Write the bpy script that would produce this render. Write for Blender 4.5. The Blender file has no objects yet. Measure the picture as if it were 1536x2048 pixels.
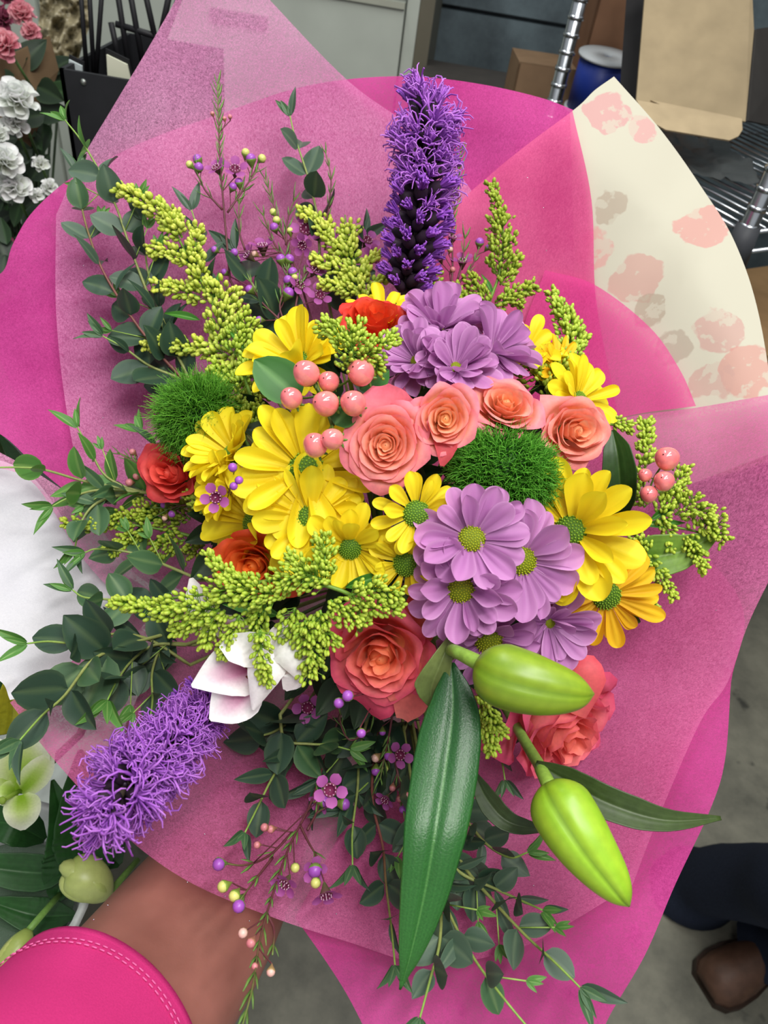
import bpy, math, random
from mathutils import Vector, Matrix, noise
from mathutils.geometry import delaunay_2d_cdt
SC = bpy.context.scene
COL = SC.collection
PI = math.pi
# ------------------------------------------------------------------ camera
FPX = 1479.0
CAM = Vector((0, 0, 1.6))
MC = Matrix(((0.985847577, -0.167644131, 0.0),
             (0.113848703, 0.669498345, -0.734037082),
             (0.123057009, 0.723648679, 0.679109389)))
cd = bpy.data.cameras.new('camera'); cam = bpy.data.objects.new('camera', cd); COL.objects.link(cam)
cam.matrix_world = Matrix.Translation(CAM) @ MC.to_4x4()
cd.sensor_fit = 'VERTICAL'; cd.sensor_height = 36; cd.lens = FPX / 2048 * 36
cd.clip_start = 0.02; cd.clip_end = 40
cd.dof.use_dof = True; cd.dof.focus_distance = 0.53; cd.dof.aperture_fstop = 11
SC.camera = cam
# ------------------------------------------------------------------ light and exposure
w = bpy.data.worlds.new('world'); SC.world = w; w.use_nodes = True
w.node_tree.nodes['Background'].inputs[0].default_value = (0.95, 0.97, 1.0, 1)
w.node_tree.nodes['Background'].inputs[1].default_value = 0.50
def area(name, loc, target, sx, sy, power, col=(1, 1, 1)):
    l = bpy.data.lights.new(name, 'AREA'); l.shape = 'RECTANGLE'; l.size = sx; l.size_y = sy
    l.energy = power; l.color = col
    o = bpy.data.objects.new(name, l); COL.objects.link(o); o.location = loc
    o.rotation_euler = (Vector(target) - Vector(loc)).to_track_quat('-Z', 'Y').to_euler()
    return o
area('ceiling_or_fill_strip', (0.30, 0.25, 2.75), (0.05, 0.4, 1.0), 1.3, 0.14, 22, (1.0, 0.985, 0.95))
area('ceiling_or_fill_strip', (0.38, -0.30, 2.75), (0.05, 0.4, 1.0), 1.3, 0.14, 16, (1.0, 0.985, 0.95))
area('ceiling_or_fill_strip', (-0.6, 1.4, 2.9), (-0.4, 1.4, 1.0), 1.3, 0.2, 15, (0.97, 1.0, 0.97))  # extra fill lamp, added to brighten the background at the left
SC.view_settings.view_transform = 'Standard'
SC.view_settings.look = 'None'
SC.view_settings.gamma = 1
SC.view_settings.use_curve_mapping = False
SC.view_settings.exposure = 0.0
# ------------------------------------------------------------------ helpers
def P(u, v, d):
    return CAM + MC @ Vector(((u - 768) / FPX * d, -(v - 1024) / FPX * d, -d))
def Dv(x, y, z):            # direction given as right, up, towards the viewer
    return (MC @ Vector((x, y, z))).normalized()
def m_(n, d): return n * d / FPX
def plane(u, v, ax, val):
    r = MC @ Vector(((u - 768) / FPX, -(v - 1024) / FPX, -1)); t = (val - CAM[ax]) / r[ax]
    return CAM + r * t
def lin(c):
    o = []
    for x in c[:3]:
        x /= 255.0
        o.append(x / 12.92 if x <= 0.04045 else ((x + 0.055) / 1.055) ** 2.4)
    return (o[0], o[1], o[2], 1.0)
def mix(a, b, t): return tuple(a[i] + (b[i] - a[i]) * t for i in range(3))
def smooth_path(pts, n=6):
    pts = [Vector(p) for p in pts]
    if len(pts) < 3:
        return [pts[0].lerp(pts[-1], i / (n * 1.0)) for i in range(n + 1)]
    out = []
    e = [pts[0] * 2 - pts[1]] + pts + [pts[-1] * 2 - pts[-2]]
    for i in range(1, len(e) - 2):
        a, b, c, d = e[i - 1], e[i], e[i + 1], e[i + 2]
        for k in range(n):
            t = k / n
            out.append(0.5 * ((2 * b) + (c - a) * t + (2 * a - 5 * b + 4 * c - d) * t * t + (3 * b - a - 3 * c + d) * t ** 3))
    out.append(pts[-1].copy())
    return out
def at_path(path, t):
    L = [0.0]
    for i in range(1, len(path)): L.append(L[-1] + (path[i] - path[i - 1]).length)
    s = max(0, min(1, t)) * L[-1]
    for i in range(1, len(path)):
        if s <= L[i] + 1e-9:
            k = (s - L[i - 1]) / max(1e-9, L[i] - L[i - 1])
            return path[i - 1].lerp(path[i], k), (path[i] - path[i - 1]).normalized()
    return path[-1].copy(), (path[-1] - path[-2]).normalized()
def plen(path): return sum((path[i] - path[i - 1]).length for i in range(1, len(path)))
def frame(xd, nd):          # matrix with X along xd, Z near nd
    x = xd.normalized(); z = nd - x * nd.dot(x)
    if z.length < 1e-5: z = x.orthogonal()
    z.normalize(); y = z.cross(x)
    return Matrix((x, y, z)).transposed()
def zframe(zd, roll=0.0):
    z = zd.normalized(); x = z.cross(Vector((0.13, 0.21, 0.97)))
    if x.length < 1e-4: x = z.orthogonal()
    x.normalize(); y = z.cross(x)
    return Matrix((x, y, z)).transposed() @ Matrix.Rotation(roll, 3, 'Z')
class MB:
    def __init__(s): s.v = []; s.f = []; s.c = []; s.mi = []
    def add(s, vs, fs, cs, m=0):
        b = len(s.v); s.v.extend(vs); s.f.extend([tuple(i + b for i in f) for f in fs])
        if isinstance(cs, tuple): cs = [cs] * len(vs)
        s.c.extend(cs)
        s.mi.extend([m] * len(fs))
    def mesh(s, name, mats, smooth=True):
        me = bpy.data.meshes.new(name); me.from_pydata([tuple(v) for v in s.v], [], s.f)
        a = me.color_attributes.new('Col', 'FLOAT_COLOR', 'POINT')
        buf = []
        for c in s.c: buf.extend(lin(c))
        a.data.foreach_set('color', buf)
        if smooth: me.polygons.foreach_set('use_smooth', [True] * len(me.polygons))
        if not isinstance(mats, (list, tuple)): mats = [mats]
        for m in mats: me.materials.append(m)
        if len(mats) > 1: me.polygons.foreach_set('material_index', s.mi)
        me.update(); return me
    def build(s, name, mats, parent=None, smooth=True, mtx=None):
        return place(name, s.mesh(name, mats, smooth), parent, mtx)
    def box(s, lo, hi, c, m=0):
        x0, y0, z0 = lo; x1, y1, z1 = hi
        v = [Vector(p) for p in ((x0, y0, z0), (x1, y0, z0), (x1, y1, z0), (x0, y1, z0), (x0, y0, z1), (x1, y0, z1), (x1, y1, z1), (x0, y1, z1))]
        s.add(v, [(0, 3, 2, 1), (4, 5, 6, 7), (0, 1, 5, 4), (1, 2, 6, 5), (2, 3, 7, 6), (3, 0, 4, 7)], c, m)
    def tube(s, path, rad, c, n=6, cap=True, flat=1.0, nrm=None, m=0):
        k = len(path); vs = []; fs = []; cs = []
        up = nrm
        for i, p in enumerate(path):
            t = (path[min(i + 1, k - 1)] - path[max(i - 1, 0)])
            t = t.normalized() if t.length > 1e-9 else Vector((0, 0, 1))
            if up is None: up = t.orthogonal()
            a = up - t * up.dot(t)
            if a.length < 1e-6: a = t.orthogonal()
            a.normalize(); up = a; b = t.cross(a)
            r = rad(i / (k - 1)) if callable(rad) else (rad[i] if isinstance(rad, (list, tuple)) else rad)
            cc = c(i / (k - 1)) if callable(c) else c
            for j in range(n):
                g = 2 * PI * j / n
                vs.append(p + a * (r * flat * math.cos(g)) + b * (r * math.sin(g))); cs.append(cc)
        for i in range(k - 1):
            for j in range(n):
                j2 = (j + 1) % n
                fs.append((i * n + j, i * n + j2, (i + 1) * n + j2, (i + 1) * n + j))
        if cap:
            fs.append(tuple(range(n - 1, -1, -1))); fs.append(tuple((k - 1) * n + j for j in range(n)))
        s.add(vs, fs, cs, m)
    def ball(s, c0, axis, r, L, col, nu=7, nv=4, tipcol=None, m=0):
        F = zframe(axis); vs = [c0 - F @ Vector((0, 0, L))]; cs = [col]; fs = []
        for i in range(1, nv):
            th = PI * i / nv
            for j in range(nu):
                g = 2 * PI * j / nu
                vs.append(c0 + F @ Vector((r * math.sin(th) * math.cos(g), r * math.sin(th) * math.sin(g), -L * math.cos(th))))
                cs.append(mix(col, tipcol, i / nv) if tipcol else col)
        vs.append(c0 + F @ Vector((0, 0, L))); cs.append(tipcol or col)
        for j in range(nu): fs.append((0, 1 + (j + 1) % nu, 1 + j))
        for i in range(nv - 2):
            for j in range(nu):
                j2 = (j + 1) % nu; a = 1 + i * nu
                fs.append((a + j, a + j2, a + nu + j2, a + nu + j))
        e = len(vs) - 1; a = 1 + (nv - 2) * nu
        for j in range(nu): fs.append((a + j, a + (j + 1) % nu, e))
        s.add(vs, fs, cs, m)
    def grid(s, fn, nu, nv, colfn, m=0):      # fn(u in -1..1, v in 0..1)
        vs = []; cs = []; fs = []
        for i in range(nv + 1):
            for j in range(nu + 1):
                u = -1 + 2 * j / nu; v = i / nv
                vs.append(fn(u, v)); cs.append(colfn(u, v) if callable(colfn) else colfn)
        for i in range(nv):
            for j in range(nu):
                a = i * (nu + 1) + j
                fs.append((a, a + 1, a + nu + 2, a + nu + 1))
        s.add(vs, fs, cs, m)
    def lathe(s, c0, F, prof, col, n=20, m=0):
        vs = []; fs = []; cs = []
        for i, (r, z) in enumerate(prof):
            for j in range(n):
                g = 2 * PI * j / n; vs.append(c0 + F @ Vector((r * math.cos(g), r * math.sin(g), z)))
                cs.append(col(i / (len(prof) - 1)) if callable(col) else col)
        for i in range(len(prof) - 1):
            for j in range(n):
                j2 = (j + 1) % n; fs.append((i * n + j, i * n + j2, (i + 1) * n + j2, (i + 1) * n + j))
        s.add(vs, fs, cs, m)
def place(name, me, parent=None, mtx=None):
    o = bpy.data.objects.new(name, me); COL.objects.link(o)
    if parent is not None: o.parent = parent
    if mtx is not None: o.matrix_basis = mtx
    return o
def thing(name, label, cat, loc=(0, 0, 0), rot=None, group=None):
    o = bpy.data.objects.new(name, None); COL.objects.link(o); o.empty_display_size = 0.02
    mt = Matrix.Translation(loc)
    if rot is not None: mt = mt @ rot.to_4x4()
    o.matrix_basis = mt
    return tag(o, label, cat, group)
def tag(o, label, cat, group=None, kind=None):
    o['label'] = label; o['category'] = cat
    if group: o['group'] = group
    if kind: o['kind'] = kind
    return o
def T4(loc, rot=None, sc=1.0):
    m = Matrix.Translation(loc)
    if rot is not None: m = m @ rot.to_4x4()
    if isinstance(sc, (tuple, list)): return m @ Matrix.Diagonal((sc[0], sc[1], sc[2], 1))
    return m @ Matrix.Scale(sc, 4)
# ------------------------------------------------------------------ materials
def newmat(name):
    m = bpy.data.materials.new(name); m.use_nodes = True
    return m, m.node_tree, m.node_tree.nodes, m.node_tree.links
def organic(name, rough=0.5, transl=0.25, spec=0.4, vary=0.12, scale=400, bump=0.15, coat=0.0, sheen=0.0):
    m, t, n, l = newmat(name); b = n['Principled BSDF']; out = n['Material Output']
    a = n.new('ShaderNodeAttribute'); a.attribute_name = 'Col'
    tc = n.new('ShaderNodeTexCoord'); ns = n.new('ShaderNodeTexNoise'); ns.inputs['Scale'].default_value = scale; ns.inputs['Detail'].default_value = 4
    l.new(tc.outputs['Object'], ns.inputs['Vector'])
    hs = n.new('ShaderNodeHueSaturation'); mr = n.new('ShaderNodeMapRange')
    mr.inputs['To Min'].default_value = 1 - vary; mr.inputs['To Max'].default_value = 1 + vary
    mr.inputs['From Min'].default_value = .3; mr.inputs['From Max'].default_value = .7
    l.new(ns.outputs['Fac'], mr.inputs['Value']); l.new(mr.outputs[0], hs.inputs['Value']); l.new(a.outputs['Color'], hs.inputs['Color'])
    l.new(hs.outputs[0], b.inputs['Base Color'])
    b.inputs['Roughness'].default_value = rough; b.inputs['Specular IOR Level'].default_value = spec
    b.inputs['Coat Weight'].default_value = coat; b.inputs['Coat Roughness'].default_value = 0.12
    if bump:
        bp = n.new('ShaderNodeBump'); bp.inputs['Strength'].default_value = bump; bp.inputs['Distance'].default_value = 0.0006
        l.new(ns.outputs['Fac'], bp.inputs['Height']); l.new(bp.outputs[0], b.inputs['Normal'])
    if transl:
        tr = n.new('ShaderNodeBsdfTranslucent'); l.new(hs.outputs[0], tr.inputs['Color'])
        mx = n.new('ShaderNodeMixShader'); mx.inputs[0].default_value = transl
        l.new(b.outputs[0], mx.inputs[1]); l.new(tr.outputs[0], mx.inputs[2]); l.new(mx.outputs[0], out.inputs['Surface'])
    return m
M = {}
M['petal'] = organic('petal', 0.55, 0.30, 0.3, 0.06, 500, 0.1)
M['rose'] = organic('rose_petal', 0.5, 0.28, 0.3, 0.08, 300, 0.15)
M['leaf'] = organic('leaf', 0.42, 0.18, 0.45, 0.14, 220, 0.2)
M['gloss'] = organic('glossy_leaf', 0.33, 0.10, 0.55, 0.14, 900, 0.45)
M['waxy'] = organic('waxy_bud', 0.35, 0.08, 0.5, 0.08, 150, 0.1)
M['berry'] = organic('berry', 0.16, 0.0, 0.6, 0.10, 250, 0.05, coat=0.6)
M['stem'] = organic('stem', 0.5, 0.0, 0.4, 0.15, 300, 0.2)
M['bud'] = organic('flower_bud', 0.45, 0.1, 0.35, 0.12, 300, 0.0)
M['hair'] = organic('fine_bristle', 0.5, 0.25, 0.3, 0.2, 300, 0.0)
M['disc'] = organic('flower_disc', 0.6, 0.0, 0.3, 0.25, 900, 0.3)
M['paint'] = organic('painted_metal', 0.45, 0.0, 0.4, 0.05, 12, 0.02)
M['card'] = organic('cardboard', 0.8, 0.0, 0.15, 0.10, 25, 0.1)
M['dark'] = organic('dark_plastic', 0.55, 0.0, 0.3, 0.12, 30, 0.05)
M['cloth'] = organic('knit_cloth', 0.85, 0.0, 0.1, 0.08, 1200, 0.35)
M['denim'] = organic('dark_denim', 0.9, 0.0, 0.1, 0.2, 300, 0.4)
M['leather'] = organic('boot_leather', 0.5, 0.0, 0.35, 0.25, 40, 0.3)
def metal(name, col, rough):
    m, t, n, l = newmat(name); b = n['Principled BSDF']; b.inputs['Base Color'].default_value = lin(col)
    b.inputs['Metallic'].default_value = 1; b.inputs['Roughness'].default_value = rough
    ns = n.new('ShaderNodeTexNoise'); ns.inputs['Scale'].default_value = 60
    mr = n.new('ShaderNodeMapRange'); mr.inputs['To Min'].default_value = rough * .7; mr.inputs['To Max'].default_value = rough * 1.5
    l.new(ns.outputs['Fac'], mr.inputs['Value']); l.new(mr.outputs[0], b.inputs['Roughness'])
    return m
M['chrome'] = metal('chrome_wire', (190, 195, 200), 0.2)
M['steel'] = metal('brushed_steel', (150, 155, 150), 0.42)
def skinmat():
    m, t, n, l = newmat('skin'); b = n['Principled BSDF']
    ns = n.new('ShaderNodeTexNoise'); ns.inputs['Scale'].default_value = 14; ns.inputs['Detail'].default_value = 6
    n2 = n.new('ShaderNodeTexNoise'); n2.inputs['Scale'].default_value = 700; n2.inputs['Detail'].default_value = 3
    tc = n.new('ShaderNodeTexCoord'); l.new(tc.outputs['Object'], ns.inputs['Vector']); l.new(tc.outputs['Object'], n2.inputs['Vector'])
    r = n.new('ShaderNodeValToRGB'); r.color_ramp.elements[0].color = lin((136, 86, 74)); r.color_ramp.elements[1].color = lin((166, 108, 96))
    r.color_ramp.elements[0].position = .35; r.color_ramp.elements[1].position = .68
    l.new(ns.outputs['Fac'], r.inputs[0]); l.new(r.outputs[0], b.inputs['Base Color'])
    b.inputs['Subsurface Weight'].default_value = 0.15; b.inputs['Subsurface Radius'].default_value = (0.01, 0.004, 0.002)
    b.inputs['Subsurface Scale'].default_value = 0.3
    b.inputs['Roughness'].default_value = 0.5
    bp = n.new('ShaderNodeBump'); bp.inputs['Strength'].default_value = .15; bp.inputs['Distance'].default_value = .0004
    l.new(n2.outputs['Fac'], bp.inputs['Height']); l.new(bp.outputs[0], b.inputs['Normal'])
    return m
M['skin'] = skinmat()
def tissue(name, c1, c2, transp, transl=0.4, fiber=0.5, angle=0.0, white=0.0):
    m, t, n, l = newmat(name); b = n['Principled BSDF']; out = n['Material Output']
    tc = n.new('ShaderNodeTexCoord')
    mp = n.new('ShaderNodeMapping'); mp.inputs['Rotation'].default_value = (0.4, 0.9, angle); mp.inputs['Scale'].default_value = (1, 1, 0.22)
    l.new(tc.outputs['Object'], mp.inputs['Vector'])
    fb = n.new('ShaderNodeTexNoise'); fb.inputs['Scale'].default_value = 620; fb.inputs['Detail'].default_value = 5; fb.inputs['Roughness'].default_value = .7; fb.inputs['Distortion'].default_value = 1.2
    l.new(mp.outputs[0], fb.inputs['Vector'])
    bg = n.new('ShaderNodeTexNoise'); bg.inputs['Scale'].default_value = 9; bg.inputs['Detail'].default_value = 4
    l.new(tc.outputs['Object'], bg.inputs['Vector'])
    r = n.new('ShaderNodeValToRGB'); r.color_ramp.elements[0].position = .34; r.color_ramp.elements[1].position = .66
    r.color_ramp.elements[0].color = lin(c1); r.color_ramp.elements[1].color = lin(c2)
    sm = n.new('ShaderNodeMix'); sm.data_type = 'FLOAT'; sm.inputs[0].default_value = .68
    l.new(fb.outputs['Fac'], sm.inputs[2]); l.new(bg.outputs['Fac'], sm.inputs[3]); l.new(sm.outputs[0], r.inputs[0])
    l.new(r.outputs[0], b.inputs['Base Color']); b.inputs['Roughness'].default_value = .75; b.inputs['Specular IOR Level'].default_value = .15
    tr = n.new('ShaderNodeBsdfTranslucent'); l.new(r.outputs[0], tr.inputs['Color'])
    m1 = n.new('ShaderNodeMixShader'); m1.inputs[0].default_value = transl; l.new(b.outputs[0], m1.inputs[1]); l.new(tr.outputs[0], m1.inputs[2])
    tp = n.new('ShaderNodeBsdfTransparent'); m2 = n.new('ShaderNodeMixShader')
    mr = n.new('ShaderNodeMapRange'); mr.inputs['From Min'].default_value = .35; mr.inputs['From Max'].default_value = .62
    mr.inputs['To Min'].default_value = min(1, transp * (1 + fiber * 1.6)); mr.inputs['To Max'].default_value = max(0, transp * (1 - fiber))
    l.new(fb.outputs['Fac'], mr.inputs['Value']); l.new(mr.outputs[0], m2.inputs[0])
    l.new(m1.outputs[0], m2.inputs[1]); l.new(tp.outputs[0], m2.inputs[2]); l.new(m2.outputs[0], out.inputs['Surface'])
    bp = n.new('ShaderNodeBump'); bp.inputs['Strength'].default_value = .35; bp.inputs['Distance'].default_value = .0006
    l.new(fb.outputs['Fac'], bp.inputs['Height']); l.new(bp.outputs[0], b.inputs['Normal'])
    return m
M['tissue_light'] = tissue('light_pink_tissue', (204, 92, 150), (230, 132, 182), 0.27, .35, .6)
M['tissue_tip'] = tissue('pointed_pink_tissue', (206, 120, 172), (230, 158, 200), 0.36, .35, .55, 0.5)
M['tissue_pale'] = tissue('pale_pink_tissue', (212, 128, 172), (240, 172, 208), 0.30, .35, .7, 0.8)
M['tissue_hot'] = tissue('hot_pink_tissue', (194, 54, 136), (226, 88, 168), 0.10, .35, .8, 0.3)
M['tissue_coral'] = tissue('coral_pink_tissue', (206, 72, 132), (236, 116, 164), 0.10, .3, .5, 1.4)
M['tissue_veil'] = tissue('sheer_pink_tissue', (220, 66, 148), (236, 96, 166), 0.22, .35, .4, 0.6)
M['tissue_sheen'] = tissue('sheen_white_tissue', (236, 234, 242), (252, 250, 254), 0.06, .35, .3, 0.2)  # sheen on the left sheet, put into its colour as white
# ------------------------------------------------------------------ bouquet geometry fields
def DW(u, v):
    a, b = (u - 770) / 780, (v - 1100) / 930
    s = math.hypot(a, b); base = .58 - .13 * b
    base -= .08 * max(0, -a) * max(0, b)
    D = base + .21 * max(0, 1 - s) ** 1.1 - (.05 * (s - 1) if s > 1 else 0)
    g = math.atan2(b, a)
    q = min(s, 1.2)
    D += q * (.005 * math.sin(7 * g + .6) + .004 * math.sin(16 * g + 1.9) + .0012 * math.sin(31 * g + 12 * s))
    return D
def FD(u, v):
    r = math.hypot((u - 830) / 470, (v - 1010) / 430)
    return min(.475 + .03 * (1010 - v) / 500 + .085 * min(r, 1.7) ** 2, DW(u, v) - .05)
THROAT = P(770, 1150, .80)
def res(pt, k):
    if len(pt) > 2: return P(*pt)
    a = DW(pt[0], pt[1]) - .03; b = min(FD(pt[0], pt[1]) - .008, a)
    return P(pt[0], pt[1], a + (b - a) * k)
# ------------------------------------------------------------------ room
def floormat():
    m, t, n, l = newmat('concrete'); b = n['Principled BSDF']; tc = n.new('ShaderNodeTexCoord')
    a = n.new('ShaderNodeTexNoise'); a.inputs['Scale'].default_value = 5; a.inputs['Detail'].default_value = 10; a.inputs['Roughness'].default_value = .7
    l.new(tc.outputs['Object'], a.inputs['Vector'])
    r = n.new('ShaderNodeValToRGB'); e = r.color_ramp.elements; e[0].position = .32; e[0].color = lin((92, 92, 82)); e[1].position = .66; e[1].color = lin((142, 140, 124))
    l.new(a.outputs['Fac'], r.inputs[0])
    a2 = n.new('ShaderNodeTexNoise'); a2.inputs['Scale'].default_value = 11; a2.inputs['Detail'].default_value = 3; l.new(tc.outputs['Object'], a2.inputs['Vector'])
    mr = n.new('ShaderNodeMapRange'); mr.inputs['From Min'].default_value = .64; mr.inputs['From Max'].default_value = .70; l.new(a2.outputs['Fac'], mr.inputs['Value'])
    mx = n.new('ShaderNodeMix'); mx.data_type = 'RGBA'; l.new(mr.outputs[0], mx.inputs[0]); l.new(r.outputs[0], mx.inputs[6]); mx.inputs[7].default_value = lin((66, 66, 60))
    l.new(mx.outputs[2], b.inputs['Base Color']); b.inputs['Roughness'].default_value = .6
    bp = n.new('ShaderNodeBump'); bp.inputs['Strength'].default_value = .2; l.new(a.outputs['Fac'], bp.inputs['Height']); l.new(bp.outputs[0], b.inputs['Normal'])
    return m
def wallmat():
    m, t, n, l = newmat('mottled_blue_grey_panel'); b = n['Principled BSDF']; tc = n.new('ShaderNodeTexCoord')
    a = n.new('ShaderNodeTexNoise'); a.inputs['Scale'].default_value = 7; a.inputs['Detail'].default_value = 9; a.inputs['Roughness'].default_value = .65
    l.new(tc.outputs['Object'], a.inputs['Vector'])
    r = n.new('ShaderNodeValToRGB'); e = r.color_ramp.elements; e[0].position = .3; e[0].color = lin((58, 68, 74)); e[1].position = .72; e[1].color = lin((104, 120, 126))
    l.new(a.outputs['Fac'], r.inputs[0]); l.new(r.outputs[0], b.inputs['Base Color']); b.inputs['Roughness'].default_value = .6
    return m
def struct(name, mb, mat, smooth=False):
    o = mb.build(name, mat, None, smooth); o['kind'] = 'structure'; return o
b = MB(); b.box((-3.2, -2.2, -.1), (3.2, 3.0, 0), (120, 120, 110)); struct('floor', b, floormat())
WM = wallmat()
b = MB(); b.box((-3.2, 2.62, 0), (3.2, 2.7, 2.9), (60, 66, 70)); wb = struct('wall_back', b, WM)
zs = [0.0, .62, 1.225, 1.85, 2.5]
for i in range(4):
    for j in range(5):
        x0 = -3.0 + j * 1.22
        b = MB(); b.box((x0, 2.59, zs[i] + .006), (x0 + 1.208, 2.619, zs[i + 1] - .006), (90, 100, 104)); b.build('wall_panel', WM, wb, False)
b = MB(); b.box((-3.2, -2.2, 0), (-3.1, 2.62, 2.9), (150, 150, 145)); struct('wall_left', b, M['paint'])
b = MB(); b.box((3.1, -2.2, 0), (3.2, 2.62, 2.9), (120, 118, 112)); struct('wall_right', b, M['paint'])
# filing cabinets
def cabinet(x0, x1, label):
    t = thing('filing_cabinet', label, 'cabinet', (x0, 2.0, 0), None, 'grey filing cabinets at the back')
    W = x1 - x0; g = (176, 182, 172)
    b = MB(); b.box((0, .02, .02), (W, .5, 1.62), (150, 156, 148))
    b.box((0, 0, .02), (.028, .02, 1.62), g); b.box((W - .028, 0, .02), (W, .02, 1.62), g)
    b.build('body', M['paint'], t, False)
    z = .06
    for k in range(5):
        hi = min(z + .292, 1.6)
        b = MB(); b.box((.032, -.012, z), (W - .032, .019, hi), g)
        b.box((.032, -.020, hi - .012), (W - .032, -.012, hi), (158, 160, 146))
        d = b.build('drawer', M['paint'], t, False)
        b = MB(); b.box((W * .42, -.03, hi - .09), (W * .58, -.0125, hi - .07), (120, 124, 120)); b.build('handle', M['steel'], d, False)
        z += .318 if k != 2 else .318
    b = MB(); b.box((W + .001, .0, 0), (W + .034, .5, 1.62), (96, 92, 78)); b.build('side_strip', M['paint'], t, False)
cabinet(-.93, -.112, 'light grey filing cabinet right of the pale pink tissue tip, beside dark wall panels')
cabinet(-1.80, -.98, 'light grey filing cabinet behind the black metal bars at upper left')
# ------------------------------------------------------------------ wire shelf rack
A_, B_ = Vector((.178, 1.5, 0)), Vector((.442, 1.1, 0)); Ld = Vector((.835, .55, 0)).normalized()
C_, D_ = A_ + Ld * 1.15, B_ + Ld * 1.15
rk = thing('wire_shelf_rack', 'chrome wire shelf rack with notched posts behind the cream floral paper', 'shelf', A_)
for q in (A_, B_, C_, D_):
    b = MB(); b.tube([q - A_, q - A_ + Vector((0, 0, 1.9))], .0125, (180, 185, 190), 12)
    p = b.build('post', M['chrome'], rk)
    b = MB(); z = .1
    while z < 1.88:
        b.tube([q - A_ + Vector((0, 0, z)), q - A_ + Vector((0, 0, z + .006))], .0142, (180, 185, 190), 12); z += .0254
    b.build('groove_ring', M['chrome'], p)
def shelf_z(z):
    b = MB()
    for q, r in ((A_, B_), (B_, D_), (D_, C_), (C_, A_)):
        for dz in (0, -.03):
            b.tube([q - A_ + Vector((0, 0, z + dz)), r - A_ + Vector((0, 0, z + dz))], .0035, (180, 180, 180), 6)
    s = b.build('wire_shelf', M['chrome'], rk)
    for q in (A_, B_, C_, D_):
        b = MB(); b.tube([q - A_ + Vector((0, 0, z - .045)), q - A_ + Vector((0, 0, z + .012))], [.021, .017], (60, 62, 66), 12); b.build('collar', M['dark'], s)
    for k in range(44):
        t = (k + .5) / 44
        b = MB(); b.tube([A_.lerp(C_, t) - A_ + Vector((0, 0, z + .004)), B_.lerp(D_, t) - A_ + Vector((0, 0, z + .004))], .0022, (180, 180, 180), 4); b.build('wire', M['chrome'], s)
shelf_z(1.235); shelf_z(.78); shelf_z(.3)
def obox(name, label, cat, c, size, yaw, col, mat='card', zbase=1.242, flap=False, extra=None):
    t = thing(name, label, cat, Vector((c[0], c[1], zbase)), Matrix.Rotation(yaw, 3, 'Z'))
    sx, sy, sz = size; th = .004
    b = MB(); b.box((-sx/2, -sy/2, 0), (sx/2, sy/2, th), col); b.box((-sx/2, -sy/2, 0), (-sx/2 + th, sy/2, sz), col); b.box((sx/2 - th, -sy/2, 0), (sx/2, sy/2, sz), col)
    b.box((-sx/2, -sy/2, 0), (sx/2, -sy/2 + th, sz), col); b.box((-sx/2, sy/2 - th, 0), (sx/2, sy/2, sz), col)
    b.build('body', M[mat], t, False)
    for s in (-1, 1):
        b = MB(); b.box((-sx/2, min(0, s * sy/2 * .99), sz), (sx/2, max(0, s * sy/2 * .99), sz + .003), mix(col, (0, 0, 0), .06)); b.build('flap', M[mat], t, False)
    return t
YR = math.atan2(.55, .835)
obox('cardboard_box', 'dark brown cardboard box standing behind the blue spool', 'box', (.345, 1.76), (.26, .2, .32), .12, (112, 82, 62))
obox('cardboard_box', 'small tan cardboard box left of the notched chrome post', 'box', (.17, 1.72), (.13, .12, .10), .1, (126, 102, 78), zbase=1.19)
tr = thing('side_table', 'low dark ledge carrying the small tan box', 'table', (.12, 1.95, 0))
b = MB(); b.box((-.2, -.33, 1.165), (.08, .12, 1.189), (60, 56, 52)); b.build('top', M['dark'], tr, False)
for sx in (-.18, .055):
    for sy in (-.3, .09):
        b = MB(); b.box((sx, sy, 0), (sx + .02, sy + .02, 1.165), (50, 48, 46)); b.build('leg', M['dark'], tr, False)
# blue ribbon spool
sp = thing('ribbon_spool', 'blue ribbon spool with a grey round end behind the notched post', 'spool', (.262, 1.60, 1.242), Matrix.Rotation(.1, 3, 'X'))
b = MB(); b.lathe(Vector((0, 0, 0)), Matrix.Identity(3), [(0.001, .004), (.048, .004), (.048, .092), (0.001, .092)], (22, 46, 128), 28); b.build('ribbon', M['paint'], sp)
for z in (.0, .092):
    b = MB(); b.lathe(Vector((0, 0, z)), Matrix.Identity(3), [(.008, 0), (.053, 0), (.053, .004), (.008, .004), (.008, 0)], (168, 172, 174), 28); b.build('flange', M['paint'], sp)
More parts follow.
